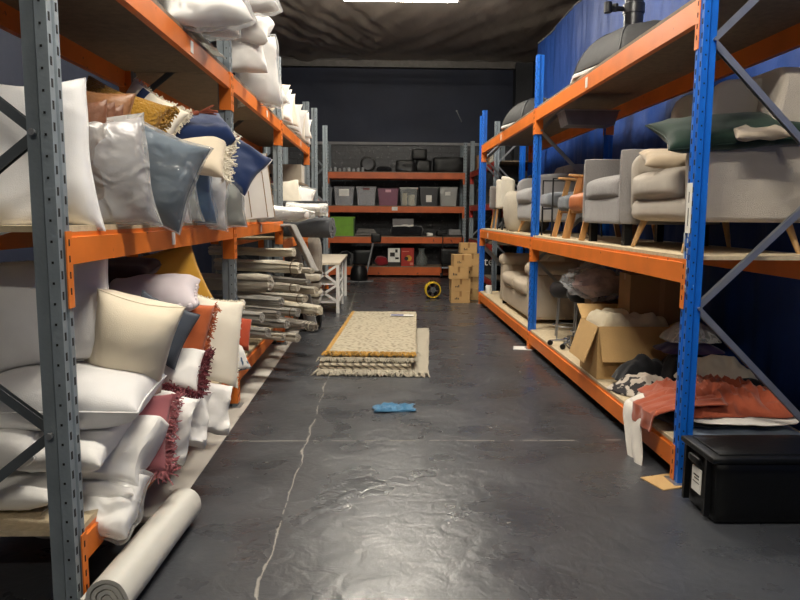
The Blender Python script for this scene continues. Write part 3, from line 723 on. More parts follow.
# ------------------------------------------------------------------ rolls
def roll_mb(L, r, r_in=.35, turns=2.6, sq=0, wr=.004, seed=0, th=None, nx=14, twist=0, taper=0, open_=0):
    """sheet rolled up along local x from 0 to L; end spiral visible"""
    n = 22 * int(math.ceil(turns)); th = th or (r * (1 - r_in) / turns) * .72; mb = MB()
    def P(i, j, side):
        u = i / nx; a = 2 * PI * turns * j / n; rad = r * (r_in + (1 - r_in) * j / n) - side * th
        x = L * u; k = 1 - taper * max(0, u - .8) * 5
        q = Vector((x * 3 + seed, cos(a) * 1.4, sin(a) * 1.4 + seed))
        rad *= k; rad += wr * noise.noise(q) * 2 + wr * noise.noise(q * 3.1)
        a2 = a + twist * u
        return Vector((x + wr * 1.5 * noise.noise(Vector((a, seed, j * .05))) * (1 if i == nx else 0), rad * cos(a2), rad * sin(a2) * (1 - sq)))
    vs = [P(i, j, s) for s in (0, 1) for i in range(nx + 1) for j in range(n + 1)]
    o = (nx + 1) * (n + 1); fs = []
    for i in range(nx):
        for j in range(n):
            q = (i * (n + 1) + j, (i + 1) * (n + 1) + j, (i + 1) * (n + 1) + j + 1, i * (n + 1) + j + 1)
            fs.append(q[::-1]); fs.append(tuple(k + o for k in q))
    for j in range(n):
        for i in (0, nx):
            a = i * (n + 1) + j; q = (a, a + 1, a + 1 + o, a + o); fs.append(q if i else q[::-1])
    for i in range(nx):
        for j in (0, n):
            a = i * (n + 1) + j; b = (i + 1) * (n + 1) + j; q = (a, b, b + o, a + o); fs.append(q)
    return mb.add(vs, fs)
def place_roll(name, label, a, b, r, m, cat='roll', group=None, **k):
    a = Vector(a); b = Vector(b); d = b - a
    o = obj(name, roll_mb(d.length, r, **k), m); o.location = a
    o.rotation_euler = d.to_track_quat('X', 'Z').to_euler()
    return tag(o, label, cat, group)
VINYL = mat('cream_vinyl', (196, 193, 184), .5, 0, .08, 2.5, bump=.15, bscale=6)
place_roll('vinyl_roll', 'thick cream roll lying on the floor along the left rack beside the near post', at(106, 600, Z=.1), at(184, 503, Z=.1), .098, VINYL, r_in=.12, turns=4, th=.016, wr=.002, cat='roll')
RG = [fab('rug_beige', (176, 168, 152), bump=.5, bscale=160), fab('rug_grey', (146, 142, 134), bump=.5, bscale=160), fab('rug_cream', (206, 198, 178), bump=.5, bscale=160), fab('rug_taupe', (120, 112, 102), bump=.5, bscale=160)]
# rolled rugs on the bottom shelf of the second bay, ends towards the aisle: (end x px, end y px, Y of the end, radius, tone, yaw deg)
RL = [(294, 253, 7.5, .055, 2, 4, 'topmost thin cream rug roll of the pile'), (300, 268, 7.1, .085, 2, 6, 'thick cream rug roll with creased end near the top of the pile'),
 (312, 271, 7.7, .05, 0, 8, 'short pale rug roll poking out behind the thick cream one'), (270, 284, 6.2, .085, 0, -4, 'wide flattened beige rug roll nearest the second grey post'),
 (298, 288, 7.0, .055, 0, 5, 'narrow beige rug roll in the middle of the pile'), (308, 282, 7.7, .05, 1, 8, 'narrow grey rug roll right of the thick cream one'),
 (316, 291, 7.9, .055, 0, 10, 'beige rug roll sticking farthest out at mid height'), (281, 303, 6.4, .06, 1, 0, 'grey rug roll just under the wide flattened one'),
 (305, 299, 7.3, .06, 0, 8, 'beige rug roll above the ribbed one'), (320, 311, 7.4, .062, 2, 16, 'ribbed cream rug roll with tied end jutting into the aisle'),
 (298, 313, 6.8, .055, 1, 4, 'grey rug roll in the lower middle of the pile'), (278, 315, 6.1, .055, 3, 0, 'dark taupe rug roll with open end beside the post'),
 (262, 318, 5.75, .055, 1, -3, 'grey open-ended rug roll next to the brick red cushion'), (287, 325, 6.4, .055, 1, 4, 'folded grey rug roll low in the pile'),
 (303, 326, 6.8, .05, 3, 8, 'dark taupe rug roll at the lower right of the pile'), (316, 327, 7.0, .048, 3, 20, 'small ribbed dark rug roll hanging lowest towards the aisle'),
 (268, 333, 5.8, .05, 1, -2, 'grey rug roll on the boards nearest the post'), (283, 337, 6.0, .05, 0, 2, 'beige rug roll on the boards in the middle'),
 (298, 338, 6.4, .05, 0, 6, 'crumpled pale rug roll on the boards farthest right')]
TIE = mat('brown_tie', (90, 74, 58), .8)
for i, (px, py, Y, r, tone, yw, lab) in enumerate(RL):
    e = at(px, py, Y=Y); ang = math.radians(yw + 16 + (i * 37 % 11)); r *= 1.12; L = 1.05 if e.x > -.95 else .9
    t_ = thing('rug_roll', lab, 'rolled rug', e, (0, 0, -ang), 'rolled rugs on the left bottom shelf')
    mb = roll_mb(L, r, r_in=.2, turns=2.4, sq=.12 + .1 * (i % 3), wr=.006 + .004 * (i % 2), seed=i * 2.3, nx=26, taper=.18 if i in (1, 9, 4, 15) else 0)
    mb.v = [(p[0] - L, p[1], p[2]) for p in mb.v]
    obj('rug', mb, RG[tone], t_)
    if i in (1, 9, 15, 4, 8, 10):
        for k in range(3 if i in (9, 15) else 1):
            obj('tie', MB().lathe([(r * 1.0, -.006), (r * 1.05, 0), (r * 1.0, .006)], 20, (-.06 - .05 * k, 0, 0), axis='x', sy=1 - .12), TIE if i not in (9, 15) else RG[2], t_)
# hanging throw and leaning rolls
THROW = fab('grey_throw', (150, 147, 142), bump=.5)
mb = MB()
def f_(u, v):
    y = 8.0 + .5 * u; s = v * 1.0
    x = -1.35 + .62 * min(1, s * 1.9) if s < .25 else -1.06 + .38 * (s - .25)
    z = 1.42 if s < .25 else 1.42 - .72 * (s - .25)
    x += .03 * sin(u * 9 + v * 3); z += .02 * noise.noise(Vector((u * 5, v * 5, 0)))
    return Vector((x, y, z))
mb.grid(f_, 20, 30); tag(obj('throw_blanket', mb, THROW, solid=.02, world=True), 'grey throw blanket hanging down from the third bay of the left rack', 'blanket')
place_roll('rug_roll', 'dark grey rug roll leaning upright behind the pile of rolled rugs', (-.9, 9.1, .02), (-1.13, 8.95, 1.12), .09, fab('rug_dark', (96, 94, 92)), cat='rolled rug', wr=.006)
place_roll('rug_roll', 'taupe folded rug roll leaning against the white console table', (-.90, 9.55, .75), (-.95, 9.9, 1.2), .10, RG[3], cat='rolled rug', wr=.01, sq=.3)
for k in range(4):
    tag(obj('folded_rug', MB().rbox(-1.12, -.82, 9.3, 9.7, .33 + .105 * k, .42 + .105 * k, .03, n=5, wr=.012, seed=k), RG[(k + 1) % 4], world=True), ['lowest', 'second lowest', 'third', 'topmost'][k] + ' of four folded rugs stacked under the leaning rolls', 'folded rug', 'folded rugs beside the console')
tag(obj('storage_stool', MB().rbox(-1.12, -.82, 9.3, 9.7, .005, .32, .02, n=3), BLACKP, world=True), 'low black crate on the floor under the folded rugs', 'crate')
# charcoal foam roll, white rolls
place_roll('foam_roll', 'big charcoal roll sticking out of the left rack towards the aisle', (-1.75, 9.0, L3 + .145), (-.6, 8.7, L3 + .12), .145, fab('charcoal_foam', (72, 74, 78), bump=.5), r_in=.25, turns=3, wr=.003)
place_roll('foam_roll', 'smaller black roll on the shelf behind the big charcoal roll', (-1.75, 9.5, L3 + .38), (-.72, 9.3, L3 + .38), .1, fab('black_foam', (40, 41, 44), bump=.5), r_in=.25, turns=3, wr=.003)
t_ = thing('wrapped_roll', 'white roll in crumpled plastic lying on the middle shelf past the second post', 'roll', (-1.42, 6.2, LM + .07), (0, math.radians(1), math.radians(58)))
obj('roll', roll_mb(1.2, .06, wr=.004, seed=4), WHITE_F, t_); mb = roll_mb(1.34, .075, r_in=.9, turns=1, wr=.010, seed=8, nx=30, th=.002, taper=.5); obj('plastic_wrap', mb, FILM3, t_)
t_ = thing('wrapped_roll', 'short white roll in plastic resting on the big charcoal roll', 'roll', (-1.15, 8.55, L3 + .36), (0, math.radians(3), math.radians(-5)))
obj('roll', roll_mb(.42, .062, wr=.003, seed=6), WHITE_F, t_); obj('plastic_wrap', roll_mb(.5, .07, r_in=.9, turns=1, wr=.010, seed=3, nx=20, th=.002), FILM3, t_)
# white flat boxes standing, bedding beyond
for k, (px, Y, lab) in enumerate(((233, 6.0, 'first slim white box standing behind the second grey post'), (250, 6.25, 'second slim white box with brown edges behind the second post'), (258, 6.6, 'third slim white box, tallest, at the end of the wrapped cushions'))):
    c_ = at(px, 190, Y=Y); h = .46 + .07 * k
    t_ = thing('slim_box', lab, 'box', (c_.x, Y, LM + .005), (math.radians(-4), math.radians(-6), math.radians(22)), 'slim white boxes')
    obj('body', MB().box(-.15, .15, -.03, .03, 0, h), WHITE_F, t_, smooth=False)
    for s in (-1, 1): obj('edge_tape', MB().box(s * .15 - .004, s * .15 + .004, -.033, .033, 0, h), CARD_D, t_, smooth=False)
tag(obj('crate', MB().rbox(-1.85, -1.17, 9.75, 10.25, L3 + .002, L3 + .32, .02, n=3), BLACKP, world=True), 'black crate under the white bedding in the third bay of the left rack', 'crate')
C_('white bedding bundle lying on the black crate beside the third grey post', at(270, 203, Y=10.05), .66, .42, .22, WHITE_F, 14, 0, 6, wr=1.8)
C_('dull red folded cushion on top of the white bedding bundle', at(266, 187, Y=10.1), .5, .34, .16, fab('dull_red', (128, 70, 66)), 12, 0, 8, wr=1.4)
C_('cream quilt bundle bulging just right of the third grey post', at(287, 196, Y=9.75), .40, .44, .26, IVORY, 66, 8, 10, wr=1.6)
C_('white quilt bundle in clear plastic right of the cream quilt bundle', at(300, 200, Y=9.95), .40, .40, .26, WHITE_F, 64, -14, 14, wr=2, bag=(FILM, 1.08, 1.15), n=18)
def carton(name, label, c, sx, sy, sz, m=CARD, rz=0, tape=True, cat='box', group=None, marks=True, tm=None):
    t_ = thing(name, label, cat, c, (0, 0, math.radians(rz)), group)
    mb = MB().box(-sx / 2, sx / 2, -sy / 2, sy / 2, 0, sz)
    if marks:
        rr = random.Random(int(sx * 1000 + c[1] * 100))
        for k in range(3): x = -sx * .3 + k * sx * .08; mb.box(x, x + sx * .05, -sy / 2 - .001, -sy / 2 + .001, sz * .3, sz * (.4 + .15 * rr.random()), 1)
    obj('body', mb, [m, PRINT], t_, smooth=False)
    if tape:
        obj('tape', MB().box(-sx * .502, sx * .502, -.025, .025, sz - .05, sz + .0015).box(-.02, .02, -sy * .504, -sy * .49, sz * .55, sz + .001), tm or mat('parcel_tape', (150, 112, 66), .35), t_, smooth=False)
    return t_
carton('carton', 'pale carton on the third bay of the left rack, under the top shelf', (-1.5, 10.85, 2.02), .6, .4, .28, fab('pale_card', (170, 160, 144)), tape=True)
tag(obj('shelf_plank', MB().box(-1.95, -1.16, 10.3, 11.28, 1.98, 2.015), PLY, world=True, smooth=False), 'extra shelf plank carrying the pale carton at the far end of the left rack', 'plank')
for y in (10.34, 11.24):
    for x in (-1.87, -1.25):
        tag(obj('plank_post', MB().box(x - .03, x + .03, y - .02, y + .02, L3, 1.98), GREY, world=True, smooth=False), ('near' if y < 11 else 'far') + (' rear' if x < -1.5 else ' front') + ' grey prop under the extra shelf plank', 'prop')
for k, (y, z, col) in enumerate(((12.4, 1.45, (110, 44, 46)), (13.2, 1.45, (90, 92, 96)), (12.5, .32, (60, 62, 66)), (13.5, .32, (120, 112, 100)))):
    tag(obj('storage_bag', MB().rbox(-1.85, -1.12, y - .3, y + .3, z + .002, z + .42, .07, (.03, .03, .03), n=6, wr=.04, seed=k), fab('bag_%d' % k, col), world=True),
        ['dark red soft bag on the upper shelf of the far grey rack', 'grey soft bag on the upper shelf of the far grey rack', 'dark soft bag at the bottom of the far grey rack', 'taupe soft bag at the bottom of the far grey rack'][k], 'bag')
# dark drawers and stock deep on the bottom shelf behind the rugs
# ------------------------------------------------------------------ white console table with crossed ends
t_ = thing('console_table', 'white console table with crossed ends standing beside the left rack', 'console table', (-.86, 11.9, 0))
X0, X1, Y0, Y1, H = -.25, .21, -1.05, 1.3, .80
obj('tabletop', MB().box(X0 - .02, X1 + .02, Y0 - .03, Y1 + .03, H - .035, H), mat('table_top', (206, 196, 178), .5), t_, smooth=False)
for x in (X0 + .02, X1 - .02):
    for y in (Y0, Y1): obj('leg', MB().box(x - .025, x + .025, y - .025, y + .025, 0, H - .035), WPAINT, t_, smooth=False)
obj('middle_leg', MB().box(X1 - .045, X1 + .005, .1, .15, 0, H - .035), WPAINT, t_, smooth=False)
obj('shelf', MB().box(X0, X1, Y0, .13, .16, .185), WPAINT, t_, smooth=False)
obj('shelf', MB().box(X0, X1, Y0, .13, .45, .47), WPAINT, t_, smooth=False)
for z0, z1 in ((.185, .45), (.47, .76)):
    for a, b in (((X0 + .03, z0), (X1 - .03, z1)), ((X0 + .03, z1), (X1 - .03, z0))):
        obj('cross_brace', MB().bar((a[0], Y0, a[1]), (b[0], Y0, b[1]), .02, .035), WPAINT, t_, smooth=False)
    for a, b in (((Y0 + .03, z0), (.1, z1)), ((Y0 + .03, z1), (.1, z0))):
        obj('cross_brace', MB().bar((X1 - .02, a[0], a[1]), (X1 - .02, b[0], b[1]), .035, .02, up=(1, 0, 0)), WPAINT, t_, smooth=False)

# ------------------------------------------------------------------ folded rugs on the floor
RUG1 = rug_mat('rug_dotted', (88, 82, 72), (184, 174, 152)); RUG2 = rug_mat('rug_chevron', (120, 112, 100), (190, 180, 158), 'chev'); RUG3 = fab('rug_plain', (184, 175, 155), bump=.8, bscale=140)
MUSY = fab('mustard_yarn', (190, 144, 58), bump=.6)
rzr = math.radians(-3.0)
def rug(name, label, y0, y1, x0, x1, z0, z1, m, loc, edge=None, fr=None, rz=0, n=10):
    t_ = thing(name, label, 'folded rug', loc, (0, 0, rzr + math.radians(rz)), 'folded rugs on the floor')
    layers = 2; h = (z1 - z0) / layers
    for k in range(layers):
        obj('fold', MB().rbox(x0 + .01 * k, x1 - .006 * k, y0, y1, z0 + h * k + .001, z0 + h * (k + 1) - .001, h * .45, (0, 0, .003), n=18, wr=.008, seed=k + z0 * 50), m, t_)
    if edge: obj('edge_band', MB().rbox(x0 - .006, x0 + .042, y0 + .01, y1 - .01, z0 + .004, z1 + .004, .01, n=8, wr=.006), edge, t_)
    if fr:
        for (mm, zz, ln, dn, rad, up_) in fr:
            mb = MB(); rr = random.Random(int(zz * 1e4)); N_ = int(dn)
            for i in range(N_):
                x = x0 + (x1 - x0) * (i + rr.random()) / N_; p = Vector((x, y0 + .02, zz)); L = ln * rr.uniform(.7, 1.2); dx = rr.uniform(-.75, .75)
                pts = [p, p + Vector((dx * L * .4, -L * .5, up_ + .004)), p + Vector((dx * L, -L, max(-zz + .006, up_ - .025 + rr.uniform(-.01, .01))))]
                mb.tube(pts, [rad, rad * 1.15, rad * .8], 5)
            obj('fringe', mb, mm, t_)
    return t_
o_ = Vector((-.12, 6.70, 0))
BLK = fab('grey_black_yarn', (92, 86, 80))
rug('folded_rug', 'thin plain cream rug at the bottom of the folded stack, sticking out on the right', -.10, 2.6, -.50, .60, .001, .028, RUG3, o_, fr=[(RUG3, .02, .10, 60, .008, .008)], rz=-1.2)
rug('folded_rug', 'thick folded rug with grey chevrons on its front edge, second from the floor', -.06, 3.0, -.49, .43, .030, .098, RUG2, o_, fr=[(RUG3, .036, .13, 120, .007, .004)], rz=.4)
rug('folded_rug', 'folded rug with pale and dark tassels, just below the mustard-fringed top rug', .04, 3.1, -.47, .46, .100, .130, RUG2, o_, fr=[(RUG3, .122, .075, 120, .007, .014), (BLK, .118, .06, 60, .006, .010)])
rug('folded_rug', 'top cream rug with mustard fringe in the folded stack on the aisle floor', .14, 3.2, -.45, .48, .132, .168, RUG1, o_, edge=MUSY, fr=[(MUSY, .160, .10, 150, .005, .022), (RUG3, .160, .07, 50, .005, .018)])
t_ = thing('rug_label', 'small white and blue paper tag lying on the far end of the folded rugs', 'tag', at(402, 316, Z=.17), (0, 0, -.05))
t_.location.z = .180
obj('card', MB().box(-.16, .16, -.06, .06, 0, .003), PAPER, t_, smooth=False); obj('blue_band', MB().box(-.15, .02, -.05, .05, .003, .004), mat('label_blue', (70, 86, 150), .6), t_, smooth=False)
# blue cloth
mb = MB()
def f_(u, v):
    x = (u - .5) * .33; y = (v - .5) * .20 * (1 + .15 * sin(u * 7)); e = min(1, 6 * min(u, 1 - u, v, 1 - v) + .25)
    return Vector((x + .012 * sin(v * 8), y + .06 * x, .006 + e * (.016 + .022 * noise.noise(Vector((x * 14, y * 16, 2))) + .02 * noise.noise(Vector((x * 30, y * 26, 5))))))
mb.grid(f_, 30, 22); mb.grid(lambda u, v: Vector(((u - .5) * .32, (v - .5) * .19 + .06 * (u - .5) * .32, .003)), 6, 6)
o = obj('cleaning_cloth', mb, fab('blue_cloth', (72, 122, 158), bump=.5), solid=.003); o.location = at(394, 409, Z=0); tag(o, 'crumpled light blue cloth lying on the aisle floor before the folded rugs', 'cloth')

# ------------------------------------------------------------------ right run, middle shelf: chairs
BEIGE = fab('beige_weave', (190, 180, 166), bump=.5, bscale=220); GREYW = fab('grey_weave', (148, 144, 142), bump=.5, bscale=220, stretch=(1, 1, .25)); LGREY = fab('light_grey_weave', (160, 158, 158), bump=.5, bscale=220)
DGREY = fab('dark_grey_weave', (92, 98, 104), bump=.5, bscale=220); BOUCLE = fab('boucle', (196, 186, 168), bump=1.3, bscale=70); WBOU = fab('white_boucle', (226, 218, 200), bump=1.1, bscale=80)
TANL = mat('cognac_leather', (176, 104, 58), .45, 0, .1, 5, bump=.2, bscale=60); CHARW = fab('charcoal_weave', (44, 46, 52)); BRNW = fab('brown_grey_weave', (98, 90, 86))
def shell_arm(mb, y0, y1, D, z0, z1, r=.09):
    """arm with rounded front and a top that rises towards the back, side profile in x-z"""
    prof = []
    for k in range(9): a = PI + PI / 2 * k / 8; prof.append((r + r * cos(a) + .02, z0 + r + r * sin(a)))
    prof = [(p[0], p[1]) for p in prof][::1]
    lower = [(.10, z0), (D, z0)]; top = [(D, z1 + .06), (.14, z1)] + [(.03 + .11 - .11 * sin(PI / 2 * k / 6), z1 - .11 + .11 * cos(PI / 2 * k / 6)) for k in range(1, 7)]
    return lower + top + [(.04, z0 + .1)]
def armchair(name, label, m, loc, W=.95, D=.8, armh=.66, backh=1.1, leg='wood', legh=.19, seat=.42, at_=.09, cus_m=None, boxy=False, rz=0):
    """front faces local -x"""
    t_ = thing(name, label, 'armchair', loc, (0, 0, math.radians(rz)))
    cm = cus_m or m; h = W / 2
    if boxy:
        obj('base', MB().rbox(.01, D, -h, h, legh, seat - .10, .02, n=8), m, t_)
        for s in (-1, 1): obj('arm', MB().rbox(0, D, min(s * h, s * (h - at_)), max(s * h, s * (h - at_)), legh + .01, armh, .03, n=8, top_in=0), m, t_)
    else:
        obj('base', MB().rbox(.03, D - .03, -h + .02, h - .02, legh, seat - .11, .06, (.015, 0, 0), n=8), m, t_)
        for s in (-1, 1):
            pr_ = shell_arm(None, 0, 0, D, legh, armh); y0, y1 = (h - at_, h) if s > 0 else (-h, -h + at_)
            obj('arm', MB().prism(pr_, y0, y1, axis='y'), m, t_); bv = t_.children[-1] if False else None
    obj('seat_cushion', MB().rbox(.0, D * .74, -h + at_ + .008, h - at_ - .008, seat - .12, seat + .06, .055, (.02, 0, .035), n=9), cm, t_)
    bx = D * .62
    if backh > armh + .05:
        pf = [(-h + .04, legh + .05), (h - .04, legh + .05), (h - .02, armh), (h - .01, backh - .14)] + [(h - .01 - .13 * (1 - cos(PI / 2 * k / 6)), backh - .13 + .13 * sin(PI / 2 * k / 6)) for k in range(1, 7)]
        pf = pf + [(-a, b) for a, b in pf[::-1]][:-2] + []
        mb = MB(); n_ = len(pf)
        SH = Matrix(((1, 0, .14, -.08), (0, 1, 0, 0), (0, 0, 1, 0), (0, 0, 0, 1)))
        mb.prism(pf, bx, D + .02, axis='x', M=None); mb.v = [tuple(SH @ Vector(p)) for p in mb.v]
        o = obj('back', mb, m, t_, ang=50); md = o.modifiers.new('b', 'BEVEL'); md.width = .035; md.segments = 3
        if backh > 1:
            for s in (-1, 1):
                wp = [(.50, armh - .06), (.26, armh - .06), (.24, armh + .05), (.26, backh - .16), (.29, backh - .09), (.34, backh - .05), (.62, backh - .03), (.62, armh - .06)]
                y0, y1 = (h - .20, h - .11) if s > 0 else (-h + .25, -h + .34)
                o = obj('wing', MB().prism(wp, y0, y1, axis='y'), m, t_, ang=50); md = o.modifiers.new('b', 'BEVEL'); md.width = .03; md.segments = 3; md.limit_method = 'ANGLE'
        obj('back_seam', MB().tube([SH @ Vector((bx - .003, .0, armh - .15)), SH @ Vector((bx - .003, 0, backh - .02))], .004, 5), m, t_)
    else:
        obj('back', MB().rbox(bx, D, -h + at_ * .5, h - at_ * .5, legh + .02, backh, .035, (.01, 0, .02), n=8), m, t_)
    for s in (-1, 1):
        for f in (0, 1):
            y = s * (h - .12); x = .12 if f == 0 else D - .1
            if leg == 'wood': mb = MB().tube([(x, y, legh + .03), (x + (-.07 if f == 0 else .07), y + s * .05, 0)], [.026, .014], 12); mm = mat('pale_wood', (190, 152, 104), .5, stretch=(6, 6, 1))
            else: mb = MB().prism([(-.03, -.03), (.03, -.03), (.03, .03), (-.03, .03)], 0, legh + .02, M=Matrix.Translation((x - .03 if f == 0 else x, y + s * .05, 0))); mm = BLACKP
            obj('leg', mb, mm, t_)
    for ch in t_.children if False else kids(t_):
        if ch.name.startswith('arm'):
            md = ch.modifiers.new('b', 'BEVEL'); md.width = .03; md.segments = 3; md.limit_method = 'ANGLE'
    return t_
armchair('armchair', 'pale beige armchair with slanted wooden legs nearest on the right middle shelf', BEIGE, (1.80, 4.60, RM), W=1.0, D=.80, armh=.68, backh=1.12, seat=.46)
armchair('armchair', 'boxy mid grey armchair with short black legs next to the pale beige one', GREYW, (1.79, 5.66, RM), W=.98, D=.78, armh=.72, backh=.73, leg='black', legh=.16, seat=.47, at_=.055, boxy=True)
armchair('armchair', 'light grey armchair half hidden behind the second blue post', LGREY, (1.82, 8.95, RM), W=1.0, D=.8, armh=.72, backh=.86, seat=.5, legh=.15)
# cushions on the near armchair
C_('dark green velvet cushion leaning over the arms of the pale beige armchair', at(732, 131, Y=4.2), .92, .40, .15, fab('green_velvet', (13, 38, 26), rough=.7), 28, 11, -10, seam=fab('green_velvet', (0, 0, 0)), wr=.9)
C_('sand coloured cushion under the green one on the pale beige armchair', at(674, 158, Y=4.7), .42, .34, .10, fab('sand', (186, 168, 144)), 18, 6, -20, wr=.8)
C_('small beige cushion lying on the arm of the pale beige armchair at the photo edge', at(756, 131, Y=4.06), .30, .26, .06, fab('sand2', (160, 146, 128)), 22, 4, -10, wr=1.2)

def lounge(name, label, m, loc, W=.6, wood=WOOD, seatm=None, rz=0):
    """wooden armchair frame, padded seat and back; front faces local -x"""
    t_ = thing(name, label, 'chair', loc, (0, 0, math.radians(rz)), 'wooden lounge chairs'); h = W / 2
    for s in (-1, 1):
        y = s * (h + .0)
        obj('front_leg', MB().bar((-.04, y, 0), (.10, y, .62), .028, .05, up=(1, 0, 0)), wood, t_, smooth=False)
        obj('rear_leg', MB().bar((.66, y, 0), (.52, y, .60), .028, .05, up=(1, 0, 0)), wood, t_, smooth=False)
        obj('armrest', MB().rbox(-.06, .60, y - .03, y + .03, .60, .63, .012, n=4, M=Matrix.Rotation(.07, 4, 'Y')), wood, t_)
    for x, z in ((.03, .25), (.58, .2)): obj('rail', MB().box(x - .015, x + .02, -h, h, z, z + .06), wood, t_, smooth=False)
    obj('seat', MB().rbox(-.03, .58, -h + .03, h - .03, .27, .43, .05, (.01, 0, .03), n=7), m, t_)
    obj('backrest', MB().rbox(.50, .62, -h + .04, h - .04, .36, .80, .04, (.02, 0, 0), n=7, M=Matrix.Translation((.0, 0, 0)) @ Matrix.Shear('XZ', 4, (.0, 0)) if False else None), m, t_)
    return t_
lounge('lounge_chair', 'wooden lounge chair with cognac leather seat beside the boxy grey armchair', TANL, (1.86, 6.52, RM), W=.58)
lounge('lounge_chair', 'wooden lounge chair with dark grey padded seat right of the second blue post', DGREY, (1.90, 7.12, RM), W=.52)
def metalchair(name, label, m, loc, W=.5, armz=.62):
    t_ = thing(name, label, 'chair', loc); h = W / 2
    for s in (-1, 1):
        obj('side_frame', MB().tube([(0, s * h, 0), (0, s * h, armz), (.5, s * h, armz), (.55, s * h, 0)], .011, 8), BLACKM, t_)
    obj('cross_bar', MB().tube([(.0, -h, .3), (.0, h, .3)], .009, 8), BLACKM, t_)
    obj('seat', MB().rbox(-.04, .5, -h + .02, h - .02, .32, .47, .045, (.01, 0, .02), n=7), m, t_)
    obj('backrest', MB().rbox(.46, .56, -h + .02, h - .02, .45, .75, .04, (.01, 0, .0), n=6), m, t_)
    return t_
metalchair('metal_frame_chair', 'grey padded chair with black metal frame just past the second blue post', fab('slate_weave', (112, 116, 122)), (1.86, 7.72, RM), W=.46)
metalchair('metal_frame_chair', 'black metal framed chair behind the cognac leather seat', CHARW, (2.0, 6.2, RM), W=.0001 + .3, armz=.66) if False else None
# boucle pouf chair
t_ = thing('tub_chair', 'round cream boucle tub chair on the right middle shelf beyond the second post', 'tub chair', (2.08, 9.82, RM))
obj('body', MB().lathe([(.001, 0), (.24, 0), (.30, .06), (.335, .22), (.34, .4), (.31, .52), (.27, .56), (.24, .50), (.22, .42), (.001, .42)], 32, (0, 0, 0)), BOUCLE, t_)
obj('seat_cushion', MB().lathe([(.001, .40), (.2, .40), (.225, .44), (.2, .48), (.001, .49)], 28, (-.03, 0, 0)), BOUCLE, t_)
def sidechair(label, m, loc, legm, H=.78, W=.44, rz=0, wood=False):
    t_ = thing('side_chair', label, 'chair', loc, (0, 0, math.radians(rz)), 'upholstered side chairs')
    h = W / 2
    # curved shell back wraps round the seat
    mb = MB()
    def f_(u, v):
        a = -1.15 + 2.3 * u; z = .33 + (H - .33) * v * (1 - .10 * abs(a) ** 2); r = h * 1.05
        return Vector((.0 + r * (1 - cos(a)) * .9 + .0, r * sin(a) * 1.0, z))
    mb.grid(f_, 16, 10)
    o = obj('backrest', mb, m, t_); o.modifiers.new('t', 'SOLIDIFY').thickness = .07; o.modifiers['t'].offset = 0; b = o.modifiers.new('b', 'BEVEL'); b.width = .025; b.segments = 3
    obj('seat', MB().rbox(.03, .46, -h + .02, h - .02, .36, .46, .04, (.01, 0, .015), n=6), m, t_)
    for sx, x in ((0, .08), (1, .4)):
        for s in (-1, 1):
            obj('leg', MB().tube([(x, s * (h - .07), .37), (x + (-.05 if sx == 0 else .05), s * (h - .02), 0)], [.014, .009] if not wood else [.02, .012], 8), legm, t_)
    return t_
sidechair('first cream boucle side chair with thin black legs beyond the tub chair', WBOU, (1.83, 10.35, RM), BLACKM, .80)
sidechair('second cream boucle side chair with thin black legs, farther down the shelf', WBOU, (1.84, 10.86, RM), BLACKM, .78)
sidechair('charcoal side chair turned in behind the cream boucle ones', CHARW, (2.22, 10.3, RM), BLACKM, .82)
sidechair('brown grey side chair with wooden legs farthest along the right middle shelf', BRNW, (1.83, 11.42, RM), WOOD, .70, wood=True)
tag(obj('bottle', MB().lathe([(.001, 0), (.04, 0), (.045, .02), (.045, .14), (.018, .19), (.018, .22), (.001, .22)], 14, (1.95, 9.95 + .35, RM)), film_mat('bottle_plastic', .4), world=True), 'small clear bottle standing between the side chairs and the tub chair', 'bottle')
# metal trough slung under the top shelf
t_ = thing('metal_tray', 'shallow dark metal tray hung under the right top shelf', 'tray', (2.06, 7.0, 2.44))
obj('tray', MB().prism([(-.27, .14), (.27, .14), (.23, 0), (-.23, 0)], -.14, .14, axis='y'), mat('foil', (130, 132, 136), .3, .6, bump=.6, bscale=8), t_, smooth=False)
obj('rim', MB().box(-.28, .28, -.15, .15, .135, .145), ZINC, t_, smooth=False)
for s in (-1, 1): obj('hanger', MB().box(s * .2 - .01, s * .2 + .01, -.01, .01, .145, .165), ZINC, t_, smooth=False)

